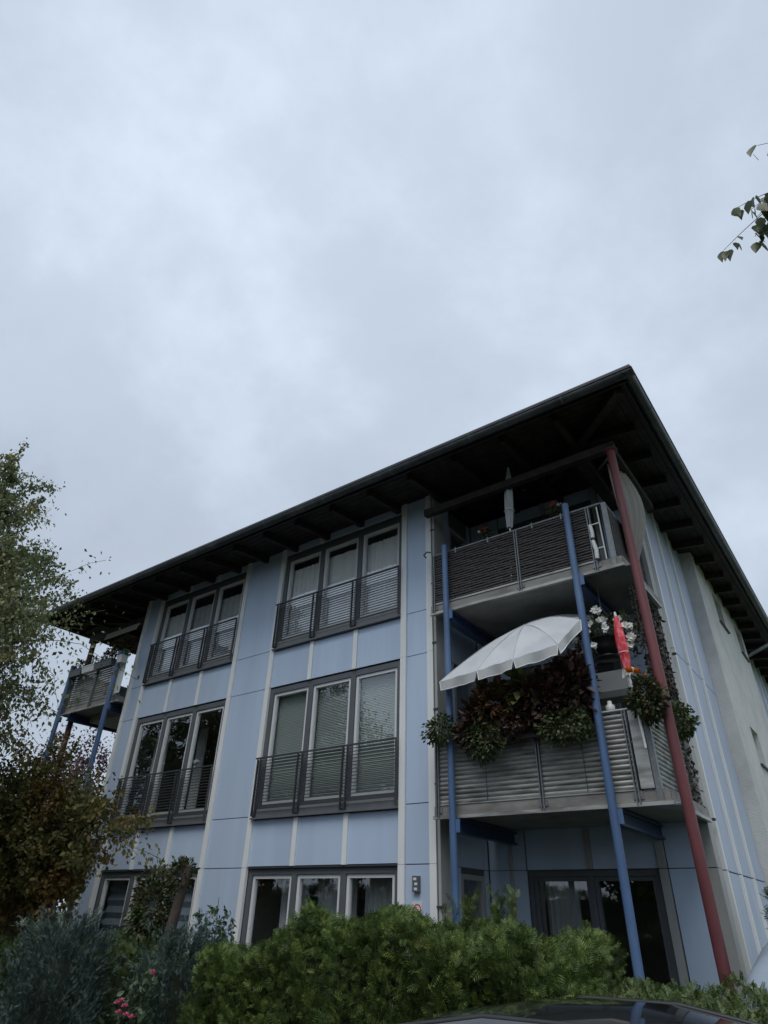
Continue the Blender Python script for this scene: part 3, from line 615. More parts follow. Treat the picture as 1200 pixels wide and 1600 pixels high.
for k, (a, b) in enumerate(WIN[0, 2][1]):
    curtain('net_curtain', a-.03, b+.03, .165, 6.05, 7.52, ('curt', 'curtg', 'curtg')[k], ('bright white net curtain behind the left pane of the far top-floor window', 'grey net curtain behind the middle pane of the far top-floor window', 'grey net curtain behind the right pane of the far top-floor window')[k], group='top floor net curtains', folds=5, amp=.015)
for k, (a, b) in enumerate(WIN[1, 1][1]):
    blind('venetian_blind', a+.0, b-.0, .165, 3.28, 5.05, .026, 'gblind', 'closed fine venetian blind behind the %s pane of the middle-floor window by the right balcony' % pos[k], 'middle floor venetian blinds', (.95, .8, 1.0)[k])
curtain('sheer_curtain', WIN[0, 1][1][0][0], WIN[0, 1][1][0][0]+.45, .5, 3.2, 5.0, 'curtg', 'grey gathered curtain in the left pane of the far middle-floor window', folds=5, amp=.04)
curtain('sheer_curtain', WIN[0, 1][1][1][0]+.1, WIN[0, 1][1][1][0]+.4, .8, 3.2, 5.0, 'curtg', 'narrow grey curtain deep behind the middle pane of the far middle-floor window', folds=3, amp=.04)
for k, (a, b) in enumerate(WIN[1, 0][1]):
    curtain('sheer_curtain', a+(.28, .1, .05)[k], b, .42, .3, 2.28, 'curtg', 'grey sheer curtain hanging behind the %s pane of the ground-floor window over the hedge' % pos[k], group='ground floor sheer curtains', folds=(5, 7, 8)[k], amp=.035)
for k, (a, b) in enumerate(WIN[0, 0][1]):
    m = MB(); z = .4
    while z < 2.2: m.add([(a, .20, z), (b, .20, z), (b, .235, z+.10), (a, .235, z+.10)], [(0, 1, 2, 3)]); m.add([(a, .235, z+.10), (b, .235, z+.10), (b, .20, z+.19), (a, .20, z+.19)], [(0, 1, 2, 3)]); z += .19
    tag(m.build('pleated_blind', M['pleat'], None, ((a+b)/2, .2, .4)), ('blue-grey pleated blind in the leftmost ground-floor window pane', 'blue-grey pleated blind in the ground-floor pane left of the ivy stump', 'blue-grey pleated blind in the ground-floor pane mostly behind the ivy stump')[k], 'blind', 'ground floor pleated blinds')
curtain('patio_curtain', 8.68, 9.15, YB+.35, .2, 2.3, 'curtg', 'dark grey curtain behind the left patio door under the balcony', folds=6, amp=.05)
# ================================================================ leaf masses
def blob_points(n, c, r, shell=.55, squash=None):
    d = nrm(rng.normal(size=(n, 3))); rad = shell+(1-shell)*rng.random((n, 1))**.6
    lump = 1+.13*np.sin(d[:, :1]*5+c[0]*3)+.10*np.sin(d[:, 1:2]*7+c[1]*5+d[:, 2:]*4)
    return np.array(c)+d*rad*lump*np.array(r), d
def foliage(name, parts, m_, parent, tmpl=LEAF, pivot=None):
    Vs = []; Fs = []; n = 0
    for P, D, S, spin, up in parts:
        V, F = scatter(tmpl[0], tmpl[1], P, D, S, up, spin); Vs.append(V); Fs.append(F+n); n += len(V)
    V = np.concatenate(Vs); 
    if pivot is not None: V = V-np.array(pivot)
    return link(name, npmesh(name, V, np.concatenate(Fs), M[m_]), parent, pivot if pivot is not None else (0, 0, 0))
def lumpy_box(name, x0, x1, y0, y1, z0, z1, m_, parent, n=14, amp=.05):
    m = MB(); nx = max(3, int((x1-x0)/.2)); nz = 6; ny = 4; vs = {}
    r = random.Random(3)
    def V(i, j, k):
        if (i, j, k) not in vs: vs[i, j, k] = (x0+(x1-x0)*i/nx+r.uniform(-amp, amp), y0+(y1-y0)*j/ny+r.uniform(-amp, amp), z0+(z1-z0)*k/nz+(r.uniform(-amp, amp) if k else 0))
        return vs[i, j, k]
    for i in range(nx):
        for k in range(nz):
            m.add([V(i, 0, k), V(i+1, 0, k), V(i+1, 0, k+1), V(i, 0, k+1)], [(0, 1, 2, 3)]); m.add([V(i, ny, k), V(i, ny, k+1), V(i+1, ny, k+1), V(i+1, ny, k)], [(0, 1, 2, 3)])
        for j in range(ny): m.add([V(i, j, nz), V(i+1, j, nz), V(i+1, j+1, nz), V(i, j+1, nz)], [(0, 1, 2, 3)])
    for j in range(ny):
        for k in range(nz):
            m.add([V(0, j, k), V(0, j, k+1), V(0, j+1, k+1), V(0, j+1, k)], [(0, 1, 2, 3)]); m.add([V(nx, j, k), V(nx, j+1, k), V(nx, j+1, k+1), V(nx, j, k+1)], [(0, 1, 2, 3)])
    return m.build(name, M[m_], parent, ((x0+x1)/2, (y0+y1)/2, z0))
def hedge(x0, x1, y0, y1, ztop, dens, m_, label, size, tmpl, slope=0, spread=.09, up=.75, topf=None):
    e = empty('hedge', ((x0+x1)/2, (y0+y1)/2, 0), label, 'hedge')
    zt = ztop if topf is None else topf
    hz = ztop-.10; lumpy_box('shade_core', x0+.13, x1-.13, y0+.15, y1-.15, 0, hz-.06, 'inner', e)  # solid dark core stands in for the shade inside the hedge
    A = [((x1-x0)*hz, 'f'), ((x1-x0)*(y1-y0)*1.5, 't'), ((y1-y0)*hz, 'l'), ((y1-y0)*hz, 'r'), ((x1-x0)*hz*.12, 'b')]
    out = []
    for area, kd in A:
        n = int(area*dens); u = rng.random(n); v = rng.random(n); dep = -rng.random(n)**2*.16+.03
        if kd == 'f': P = np.stack([x0+(x1-x0)*u, y0-dep, hz*v], 1); nn = np.array([0, -1, 0.])
        if kd == 'b': P = np.stack([x0+(x1-x0)*u, y1+dep, hz*v], 1); nn = np.array([0, 1, 0.])
        if kd == 't': P = np.stack([x0+(x1-x0)*u, y0+(y1-y0)*v, hz+dep], 1); nn = np.array([0, 0, 1.])
        if kd == 'l': P = np.stack([x0-dep, y0+(y1-y0)*u, hz*v], 1); nn = np.array([-1, 0, 0.])
        if kd == 'r': P = np.stack([x1+dep, y0+(y1-y0)*u, hz*v], 1); nn = np.array([1, 0, 0.])
        # lumps: push in and out by a smooth function
        lump = .07*np.sin(P[:, 0]*3.1+P[:, 2]*2.2+1)+.05*np.sin(P[:, 0]*7.3+P[:, 1]*5+P[:, 2]*6.1)+.03*np.sin(P[:, 0]*13+P[:, 2]*9)
        P = P+nn*lump[:, None]
        if topf is not None:
            hloc = np.array([topf(a) for a in P[:, 0]]); P[:, 2] *= hloc/ztop
        D = nn*.9+np.array([0, 0, up])+rng.normal(size=(n, 3))*.62
        if kd == 't': D = np.array([0, 0, .7])+rng.normal(size=(n, 3))*.65
        S = size*(.42+.9*rng.random(n)**1.4); out.append((P, D, S, .8, np.tile(nn+np.array([0, -.3, .2]), (n, 1))))
    foliage('foliage', out, m_, e, tmpl, ((x0+x1)/2, (y0+y1)/2, 0)); return e
def topA(x): return 1.635+.045*math.sin(x*2.6+2.2)+.03*math.sin(x*5.7+1)+.17*max(0, min(1, (x-8.7)/1.2))-.24*max(0, (x-10.76)/.26)**2
hedge(7.98, 11.02, -3.62, -2.35, 1.66, 2900, 'thuja', 'tall clipped thuja hedge of feathery yellow-green sprays in front of the ground-floor windows', .084, THUJA, topf=topA)
def topB(x): return 1.41+.03*math.sin(x*6)+.04*max(0, min(1, (x-11.0)/1.2))
hedge(11.0, 15.5, -3.50, -2.1, 1.46, 1900, 'privet', 'lower light-green hedge right of the thuja hedge behind the black car', .062, SPRIG, topf=topB)
def topC(x): return 1.46+.05*math.sin(x*4)
hedge(2.2, 7.35, -2.55, -1.75, 1.45, 700, 'thujad', 'dark green hedge behind the blue-green conifers on the left', .09, THUJA, topf=topC)
# long shoots standing out of the hedge under the balcony
def plume_bush(name, c, rx, ry, h, n, m_, label, cat, size, tmpl=PLUME, lean=(0, 0), up=1.0, core=True, outw=.55):
    e = empty(name, (c[0], c[1], 0), label, cat)
    ns = max(20, n//26); z = h*rng.random(ns)**.75*.93; a = rng.random(ns)*2*math.pi
    prof = np.sqrt(np.clip(1-(z/h)**3.0, 0, 1))*(.82+.16*np.sin(a*4+z*3)+.10*np.sin(a*9-z*7)); rad = prof*(.55+.5*rng.random(ns)**.6)
    P0 = np.stack([c[0]+rx*rad*np.cos(a)+lean[0]*z, c[1]+ry*rad*np.sin(a)+lean[1]*z, z], 1)
    D0 = nrm(np.stack([np.cos(a)*outw, np.sin(a)*outw, np.full(ns, up)], 1)+rng.normal(size=(ns, 3))*.22); L0 = h*(.10+.12*rng.random(ns))
    t = rng.random((ns, 26)); P = (P0[:, None]+D0[:, None]*(t*L0[:, None])[..., None]+rng.normal(size=(ns, 26, 3))*.012).reshape(-1, 3)
    D = (D0[:, None]*1.2+rng.normal(size=(ns, 26, 3))*.42).reshape(-1, 3); n = len(P)
    foliage('foliage', [(P, D, size*(.5+.6*rng.random(n))*(1.1-.5*t.reshape(-1)), .9, None)], m_, e, tmpl, (c[0], c[1], 0))
    if core: MB().lathe([(rx*.42, 0), (rx*.48, h*.4), (rx*.33, h*.7), (.02, h*.85)], (c[0], c[1], 0), 12).build('shade_core', M['inner'], e, (c[0], c[1], 0))  # solid dark core painted as the shade behind the shoots
    return e
plume_bush('conifer_shrub', (5.30, -3.2), .62, .5, 1.66, 15000, 'juniper', 'broad blue-green conifer shrub with upright feathery shoots at the lower left', 'shrub', .085)
plume_bush('conifer_shrub', (7.20, -3.15), .34, .34, 1.62, 8500, 'juniper', 'narrow blue-grey conifer beside the left end of the thuja hedge', 'shrub', .078)
plume_bush('conifer_shrub', (11.86, 1.1), .30, .45, 2.08, 2600, 'thujad', 'small dark green conifer against the right side wall', 'shrub', .17, THUJA)
for x_, y_, h_, lb_ in ((10.30, -2.8, 1.96, 'loose thuja shoots standing up from the hedge below the right half of the balcony'), (10.02, -2.75, 1.93, 'thin thuja shoots above the hedge between the two blue posts'), (9.35, -2.8, 1.80, 'short thuja shoots above the hedge beside the left blue post')):
    e = empty('thuja_shrub', (x_, y_, 0), lb_, 'shrub', 'young thujas behind the hedge'); r = random.Random(int(x_*10)); m = MB(); P = []; D = []
    for k in range(9):
        tip = Vector((x_+r.uniform(-.17, .17), y_+r.uniform(-.12, .12), h_*r.uniform(.93, 1.0))); b0 = Vector((x_, y_, .2)); m.tube([b0, b0.lerp(tip, .6)+Vector((0, 0, .02)), tip], [.008, .005, .002], 5, False)
        for j in range(26): t = .72+.28*j/25; q = b0.lerp(tip, t); a = r.uniform(0, 6.28); P.append(tuple(q)); D.append((math.cos(a)*.6, math.sin(a)*.6, .9))
    m.build('stems', M['bark'], e, (x_, y_, 0)); foliage('foliage', [(np.array(P), np.array(D), rng.uniform(.05, .10, len(P)), .8, None)], 'thuja', e, THUJA, (x_, y_, 0))
# ================================================================ trees
def make_tree(name, base, label, trunk_pts, r0, limbs, m_leaf, m_bark, leaves, lsize, tmpl=LEAF, droop=.8, group=None, spread=.25, twigs=6, seed=1, cat='tree'):
    """limbs: list of (point on trunk 0..1, tip xyz); leaves hang on twigs grown along the limbs"""
    r = np.random.default_rng(seed); e = empty(name, base, label, cat, group)
    tp = [Vector(p) for p in trunk_pts]; m = MB(); n = len(tp)
    m.tube(tp, [r0*(1-.8*i/(n-1))+.01 for i in range(n)], 9, False)
    P = []; D = []
    def tpt(t):
        q = t*(n-1); i = min(int(q), n-2); return tp[i].lerp(tp[i+1], q-i)
    lm = MB(); ntw = len(limbs)*twigs; per = max(1, leaves//max(1, ntw))
    for t, tip in limbs:
        s = tpt(t); tip = Vector(tip); mid = s.lerp(tip, .5)+Vector((0, 0, (tip-s).length*.12)); L = (tip-s).length
        pts = [s.lerp(mid, a).lerp(mid.lerp(tip, a), a) for a in (0, .2, .4, .6, .8, 1)]
        rr = max(.008, r0*.30*(1-t*.6)); lm.tube(pts, [rr*(1-.85*i/5)+.003 for i in range(6)], 6, False)
        for w_ in range(twigs):
            a = .18+.82*(w_+r.random())/twigs; q = a*5; i = min(int(q), 4); p0 = pts[i].lerp(pts[i+1], q-i)
            dv = Vector(r.normal(size=3)); dv = (dv.normalized()*.9+(tip-s).normalized()*.7+Vector((0, 0, .15))).normalized(); tl = L*spread*(.5+.9*r.random())
            tw = [p0]; 
            for k in range(1, 6): dv = (dv+Vector((0, 0, -.16*droop))+Vector(r.normal(size=3))*.14).normalized(); tw.append(tw[-1]+dv*tl/5)
            lm.tube(tw, [max(.0035, rr*.18*(1-k/6)) for k in range(6)], 4, False)
            u = r.random(per)*5; ii = np.minimum(u.astype(int), 4); f_ = (u-ii)[:, None]; T = np.array([tuple(v) for v in tw])
            pp = T[ii]*(1-f_)+T[ii+1]*f_+r.normal(size=(per, 3))*tl*.10; P.append(pp)
            D.append(r.normal(size=(per, 3))*.6+np.array([0, 0, -.75*droop])+np.array(tuple(dv))*.3)
    b_ = Vector(base); m.build('trunk', M[m_bark], e, b_); lm.build('limbs', M['bark'], e, b_)
    P = np.concatenate(P); D = np.concatenate(D); S = lsize*(.7+.6*r.random(len(P)))
    foliage('crown', [(P, D, S, 1.2, None)], m_leaf, e, tmpl, tuple(base)); return e
def crown_limbs(c, rx, ry, rz_, n, seed, t0=.25, t1=1.0, zmin=None):
    r = np.random.default_rng(seed); out = []
    for i in range(n):
        d = r.normal(size=3); d /= np.linalg.norm(d); d *= (.55+.45*r.random()**.5)
        z = c[2]+rz_*d[2]; t = t0+(t1-t0)*min(1, max(0, (d[2]+1)/2*.9)); out.append((t, (c[0]+rx*d[0], c[1]+ry*d[1], z)))
    return out
# left birch: trunk outside the frame at the left
lb = crown_limbs((-.4, -3.9, 6.0), 3.0, 1.7, 3.9, 110, 5, .2, .95)
extra = [(.45, (3.3, -4.0, 4.9)), (.5, (3.6, -3.9, 5.4)), (.42, (3.0, -4.1, 4.2)), (.55, (2.7, -4.0, 6.1)), (.55, (3.4, -4.0, 5.7)), (.6, (1.9, -4.0, 7.2)), (.6, (1.3, -4.2, 7.6)), (.7, (.9, -4.0, 8.4)), (.75, (.3, -4.0, 9.3)), (.8, (-.1, -4.0, 9.9)), (.5, (2.6, -4.0, 4.2)), (.4, (2.4, -4.1, 3.8)), (.45, (2.0, -4.0, 4.8)), (.5, (1.5, -3.8, 5.8)), (.6, (.6, -3.8, 6.9)), (.55, (2.2, -4.1, 6.4)), (.4, (2.6, -4.0, 3.3)), (.4, (1.6, -4.0, 3.4)), (.35, (3.3, -4.0, 3.6)), (.4, (3.6, -4.0, 4.2)), (.45, (4.0, -4.0, 4.9)), (.35, (.8, -4.0, 3.6)), (.45, (1.0, -4.0, 4.6))]
make_tree('birch_tree', (-1.6, -3.7, 0), 'tall birch with yellowing leaves at the left edge in front of the roof corner', [(-1.6, -3.7, -.1), (-1.55, -3.75, 2), (-1.5, -3.8, 4.2), (-1.35, -3.8, 6.5), (-1.1, -3.9, 8.6), (-.9, -3.95, 10.2)], .16, lb+extra*3, 'birch', 'birchbark', 110000, .072, LEAF, 1.0, spread=.24, twigs=8, seed=3)
# autumn shrub in front of the left end of the facade
sh = crown_limbs((.6, -1.9, 2.75), 2.3, .95, 1.5, 60, 8, .3, 1)+[(.9, (3.6, -1.9, 2.85)), (.8, (3.3, -1.8, 3.05)), (.7, (3.75, -1.8, 2.7)), (.7, (3.0, -1.9, 2.4)), (.8, (2.8, -1.8, 2.6)), (.6, (2.6, -1.9, 2.0))]
make_tree('autumn_shrub', (1.4, -1.9, 0), 'large shrub turning olive and rust-brown hiding the lower left corner of the facade', [(1.4, -1.9, -.05), (1.4, -1.9, .7), (1.5, -1.85, 1.5), (1.6, -1.9, 2.4), (1.7, -1.9, 3.3)], .07, sh, 'autumn', 'bark', 34000, .080, LEAF, .45, spread=.36, twigs=8, seed=5, cat='shrub')
make_tree('autumn_shrub', (-2.2, -2.3, 0), 'dense olive-green shrub below the birch at the left edge', [(-2.2, -2.3, -.05), (-2.2, -2.3, 1), (-2.1, -2.3, 2), (-2, -2.3, 3.4)], .07, crown_limbs((-2.0, -2.3, 3.0), 2.3, .9, 1.9, 48, 9, .3, 1), 'autumn', 'bark', 24000, .085, LEAF, .4, spread=.42, twigs=8, seed=6, cat='shrub')
make_tree('plum_tree', (-9.5, 5.5, 0), 'purple-leaved plum tree beyond the left end of the building', [(-9.5, 5.5, -.05), (-9.5, 5.5, 1.5), (-9.4, 5.5, 3.2), (-9.3, 5.5, 5.2)], .13, crown_limbs((-10.2, 5.4, 4.9), 2.6, 2.2, 2.4, 44, 10, .3, 1), 'plum', 'bark', 16000, .12, LEAF, .2, spread=.4, twigs=7, seed=7)
make_tree('plum_tree', (-13.5, 6.5, 0), 'second purple-leaved tree farther left behind the birch', [(-13.5, 6.5, -.05), (-13.5, 6.5, 1.5), (-13.4, 6.5, 3.2), (-13.3, 6.5, 5.0)], .13, crown_limbs((-13.5, 6.5, 4.6), 2.6, 2.2, 2.4, 40, 12, .3, 1), 'plum', 'bark', 7000, .14, LEAF, .2, spread=.4, twigs=7, seed=8)
# street trees behind the photographer: what the window panes mirror
stt = [((-12.5, -17, 0), 16.0, 3.8), ((-7.0, -18.2, 0), 10.5, 3.0), ((-1.5, -17.5, 0), 7.5, 2.8), ((-18.5, -16.5, 0), 14.5, 4.2), ((10.5, -18.5, 0), 9.0, 3.2), ((17.5, -18, 0), 10, 3.6), ((-25.5, -17.2, 0), 15.5, 4.6), ((4.5, -18, 0), 8, 3)]
lab = ['tallest street tree across the road facing the left window bay', 'rounded street tree across the road facing the middle of the facade', 'lowest round tree across the road facing the right window bay', 'farthest left tall tree across the road', 'street tree across the road straight behind the photographer', 'street tree across the road facing the right side wall', 'broad tall tree at the far left end of the row across the road', 'small street tree between the rounded and the straight-behind one across the road']
for i, (b_, h, rr) in enumerate(stt):
    b0 = b_; bz = lambda f: (b0[0]+.2*f, b0[1]+.1*f, h*f)
    make_tree('street_tree', b_, lab[i], [(b_[0], b_[1], -.1), bz(.25), bz(.5), bz(.75), bz(.95)], .2, crown_limbs((b_[0], b_[1], h*.58), rr, rr, h*.40, 44, 20+i, .3, 1), 'street', 'bark', 11000, .27, LEAF, .3, 'street trees across the road', .36, 6, 30+i)
hedge(-30, 20, -16.4, -15.2, 2.6, 40, 'thujad', 'long tall clipped hedge across the road', .42, THUJA, topf=lambda x: 2.6+.15*math.sin(x*1.3))
# right birch: only a hanging branch tip reaches into the frame
def bpt(*a): return Vector(a)
e = empty('birch_tree', (15.6, -4.6, 0), 'birch whose leafy twig tips reach into the upper right of the sky', 'tree')
m = MB().tube([(15.6, -4.6, -.1), (15.6, -4.6, 2.2), (15.65, -4.7, 4.6), (15.7, -4.7, 7.0), (15.8, -4.7, 9.0)], [.13, .11, .085, .05, .015], 10, False); m.build('trunk', M['birchbark'], e, (15.6, -4.6, 0))
lm = MB(); P = []; D = []
rr = random.Random(4)
def twig(a, b, sag=.06, r=.0035):
    a, b = Vector(a), Vector(b); pts = [a.lerp(b, t/5)+Vector((0, 0, sag*4*(t/5)*(1-t/5))) for t in range(6)]; lm.tube(pts, [r*(1-.6*i/5) for i in range(6)], 5, False); return pts
def cam_pt(u, v, d):
    q = cf+cr*((u-600)/974.6)-cu*((v-800)/974.6); q.normalize(); return Vector((12.8902, -7.708, 1.79))+q*d
main = twig((15.65, -4.7, 4.3), (14.1, -5.4, 4.25), .15, .014); m2 = twig((14.1, -5.4, 4.25), (13.33, -5.85, 4.05), .05, .006)
# twig ends given as world points near the tip
tips = [((13.33, -5.85, 4.05), (13.02, -5.86, 3.89)), ((13.33, -5.85, 4.05), (13.10, -5.92, 4.0)), ((13.25, -5.87, 4.0), (13.12, -5.88, 3.86)), ((13.33, -5.85, 4.05), (13.15, -5.9, 3.93)), ((14.1, -5.4, 4.25), (13.26, -6.02, 4.10)), ((13.6, -5.8, 4.2), (13.22, -6.06, 4.08)), ((13.45, -5.8, 4.1), (13.2, -5.9, 3.92)), ((13.5, -5.8, 4.1), (13.25, -5.85, 3.85)), ((13.33, -5.85, 4.05), (13.14, -5.9, 3.98)), ((13.4, -5.83, 4.0), (13.16, -5.88, 3.88)), ((13.4, -5.85, 4.02), (13.18, -5.93, 3.96))]
for a, b in tips:
    pts = twig(a, b, .015, .0022)
    for k in range(1, 6):
        for s in range(rr.choice((2, 3))):
            P.append(tuple(pts[k]+Vector((rr.uniform(-.02, .02), rr.uniform(-.02, .02), rr.uniform(-.03, 0))))); D.append((rr.uniform(-.35, .2), rr.uniform(-.3, .25), -.95))
nn_ = len(P)
rq = np.random.default_rng(2)
for i in range(46):
    t = .45+.5*rq.random(); s = Vector((15.66, -4.7, 9*t)); d = Vector(rq.normal(size=3)); d.z = abs(d.z)*.2; d.x = abs(d.x)*.9+.25; d.normalize(); tip = s+d*(1.5+.8*rq.random())-Vector((0, 0, .2))
    pts = twig(s, tip, .1, .012)
    for w_ in range(5):
        tw = twig(pts[1+w_ % 5], pts[1+w_ % 5]+Vector(rq.normal(size=3))*.25+Vector((.1, 0, -.6)), .03, .004)
        for k in range(22): q = tw[rq.integers(0, 6)]+Vector(rq.normal(size=3))*.06; P.append(tuple(q)); D.append(tuple(rq.normal(size=3)*.5+np.array([0, 0, -.9])))
lm.build('limbs', M['bark'], e, (15.6, -4.6, 0)); P = np.array(P); D = np.array(D)
BLEAF = (np.array([(0, 0, 0), (.10, .26, .02), (.30, .40, .03), (.42, .33, .02), (.52, .30, .02), (.66, .20, .01), (.78, .13, 0), (1, 0, -.06), (.78, -.13, 0), (.66, -.2, .01), (.52, -.30, .02), (.42, -.33, .02), (.30, -.40, .03), (.10, -.26, .02), (.45, 0, -.03)]), np.array([(14, i+1, i) for i in range(7)]+[(14, i+1, i) for i in range(7, 13)]+[(14, 0, 13)]))
BLEAF = (BLEAF[0]*np.array([1.25, .88, 1]), BLEAF[1]); S = .048*(.7+.55*rng.random(len(P))); foliage('crown', [(P, D, S, .9, None)], 'birchn', e, BLEAF, (15.6, -4.6, 0))
# ================================================================ ivy stump, roses
e = empty('ivy_stump', (5.35, -2.0, 0), 'leaning tree stump overgrown with ivy in front of the left ground-floor window', 'stump')
MB().tube([(5.42, -1.98, -.05), (5.45, -2.0, .9), (5.50, -2.0, 1.6), (5.60, -2.0, 2.05), (5.66, -2.0, 2.26)], [.09, .08, .065, .06, .05], 9).build('stem', M['bark'], e, (5.35, -2.0, 0))
p1, d1 = blob_points(2600, (5.08, -2.02, 1.72), (.30, .25, .52), .3); p2, d2 = blob_points(600, (5.52, -2.0, 2.15), (.15, .14, .20), .3)
foliage('ivy', [(p1, d1+np.array([0, 0, -.4]), .055*(.7+.6*rng.random(len(p1))), 1, None), (p2, d2, .05*(.7+.6*rng.random(len(p2))), 1, None)], 'ivy', e, LEAF6, (5.35, -2.0, 0))
def flower(name, pts, r, m_, label, cat='flower', petals=7, group=None):
    "small rosettes of petals"
    Pq = []; Dq = []; 
    for p in pts:
        for k in range(petals*2):
            a = k*2.4; t = .35+.65*(k/(petals*2)); Pq.append(p); Dq.append((math.cos(a)*t, math.sin(a)*t, .9-t*.7))
    Pq = np.array(Pq, float); Dq = np.array(Dq)
    return tag(foliage(name, [(Pq, Dq, np.full(len(Pq), r), .3, None)], m_, None, LEAF6, tuple(pts[0])), label, cat, group)
def leafy(name, c, rad, n, m_, label, cat, size, tmpl=LEAF6, stem=True, group=None, droop=0., shell=.4):
    e = empty(name, (c[0], c[1], c[2]-rad[2]), label, cat, group); p, d = blob_points(n, c, rad, shell)
    foliage('leaves', [(p, d*.8+rng.normal(size=(n, 3))*.3+np.array([0, 0, -droop]), size*(.6+.8*rng.random(n)), 1., None)], m_, e, tmpl, c)
    if stem:
        m = MB(); r_ = random.Random(int(c[0]*99)); b0 = Vector((c[0], c[1], c[2]-rad[2]-.02))
        for k in range(5): m.tube([b0, b0.lerp(Vector(c), .6)+Vector((r_.uniform(-.3, .3)*rad[0], 0, 0)), Vector((c[0]+r_.uniform(-.7, .7)*rad[0], c[1]+r_.uniform(-.6, .6)*rad[1], c[2]+r_.uniform(.2, .8)*rad[2]))], [.008, .006, .003], 5, False)
        m.build('stems', M['bark'], e, c)
    return e
def rose_bush(c, h, n, label, w=.3):
    e = empty('rose_bush', (c[0], c[1], 0), label, 'shrub'); m = MB(); P = []; r = random.Random(int(c[0]*50))
    for k in range(7):
        tip = Vector((c[0]+r.uniform(-w, w), c[1]+r.uniform(-.2, .2), h*r.uniform(.72, 1))); pts = [Vector((c[0], c[1], 0)).lerp(tip, t/5)+Vector((0, 0, .1*math.sin(t/5*3.14))) for t in range(6)]
        m.tube(pts, [.010, .009, .007, .006, .004, .003], 5, False)
        for j in range(n//7): t = 1.5+3.5*r.random(); i = int(min(t, 4.99)); q = pts[i].lerp(pts[i+1], t-i); P.append((q.x+r.gauss(0, .07), q.y+r.gauss(0, .07), q.z+r.gauss(0, .05)))
    m.build('stems', M['ivy'], e, (c[0], c[1], 0)); P = np.array(P)
    foliage('leaves', [(P, rng.normal(size=P.shape)+np.array([0, 0, -.2]), .06*(.7+.6*rng.random(len(P))), 1, None)], 'rose', e, LEAF6, (c[0], c[1], 0))
rose_bush((6.58, -2.15), 2.12, 900, 'leafy rose bush standing above the conifers below the wide blue panel', .32)
rose_bush((7.45, -3.70), 1.42, 700, 'low rose bush with pink flowers between the two blue-green conifers', .28)
flower('rose_flowers', [(7.50, -3.9, 1.17), (7.56, -3.9, 1.14), (7.53, -3.92, 1.10), (7.60, -3.9, 1.09), (7.46, -3.9, 1.15)], .034, 'petp', 'cluster of pink roses at the bottom left of the hedges')
flower('rose_flowers', [(7.70, -3.92, 1.085)], .036, 'petp', 'single pale pink rose right of the pink cluster')
flower('rose_flowers', [(7.84, -3.9, 1.38), (7.85, -3.91, 1.365)], .024, 'petp', 'small red-pink rosebud higher up beside the blue-grey conifer')
# ================================================================ things on the right balconies
def pot(name, c, r, h, m_, label, cat='pot', group=None):
    return tag(MB().lathe([(0, 0), (r*.72, 0), (r, h*.9), (r*1.08, h*.9), (r*1.08, h), (r*.93, h), (r*.9, h*.85), (0, h*.85)], c, 16).build(name, M[m_], None, c), label, cat, group)
def fbox(x0, x1, y0, y1, z0, z1, m_, label, group=None):
    m = MB(); t = .008
    m.hexa([(x0+.02, y0+.02, z0), (x1-.02, y0+.02, z0), (x1-.02, y1-.02, z0), (x0+.02, y1-.02, z0), (x0, y0, z1-.02), (x1, y0, z1-.02), (x1, y1, z1-.02), (x0, y1, z1-.02)]); m.box(x0-.008, x1+.008, y0-.008, y1+.008, z1-.02, z1)
    return tag(m.build('flower_box', M[m_], None, ((x0+x1)/2, (y0+y1)/2, z0)), label, 'flower box', group)
GB = 'flower boxes on the middle balcony rail'
fbox(8.62, 9.38, -.40, -.25, 3.66, 3.82, 'terr', 'brown flower box on the left of the middle balcony rail', GB)
fbox(9.42, 10.36, -.40, -.25, 3.66, 3.82, 'terr', 'brown flower box under the maroon plants on the middle balcony rail', GB)
GC = 'coleus plants on the middle balcony'
leafy('coleus_plant', (8.86, -.32, 3.98), (.20, .17, .24), 240, 'colem', 'dark red coleus at the left end of the middle balcony planters', 'plant', .10, group=GC)
leafy('coleus_plant', (9.12, -.30, 4.16), (.26, .20, .30), 520, 'coleo', 'rust-brown coleus under the left edge of the white parasol', 'plant', .12, group=GC)
leafy('coleus_plant', (9.56, -.30, 4.24), (.18, .17, .26), 170, 'coley', 'yellow-green coleus between the rust and maroon plants', 'plant', .13, group=GC)
leafy('coleus_plant', (9.45, -.30, 3.98), (.22, .17, .20), 200, 'coleo', 'low rusty coleus below the yellow-green one', 'plant', .10, group=GC)
leafy('coleus_plant', (9.84, -.30, 4.08), (.32, .22, .34), 900, 'colem', 'large maroon coleus left of the right blue post', 'plant', .11, group=GC)
leafy('coleus_plant', (10.20, -.28, 4.24), (.26, .20, .36), 720, 'colem', 'tall maroon coleus touching the right blue post', 'plant', .11, group=GC)
GT = 'trailing green plants on the middle balcony'
leafy('trailing_plant', (8.36, -.38, 3.90), (.22, .18, .19), 1000, 'trail', 'round green trailing plant wrapped round the left blue post', 'plant', .045, LEAF, group=GT, droop=.3)
leafy('trailing_plant', (9.00, -.40, 3.70), (.30, .16, .25), 1400, 'trail', 'green trailing plant hanging below the rust-brown coleus', 'plant', .045, LEAF, group=GT, droop=.5)
leafy('trailing_plant', (10.08, -.40, 3.74), (.34, .15, .20), 1400, 'trail', 'green trailing plant below the maroon coleus by the right blue post', 'plant', .045, LEAF, group=GT, droop=.5)
leafy('trailing_plant', (9.52, -.40, 3.84), (.30, .13, .13), 900, 'colem', 'low dark trailing foliage between the two green clumps', 'plant', .05, LEAF, group=GT, droop=.5)
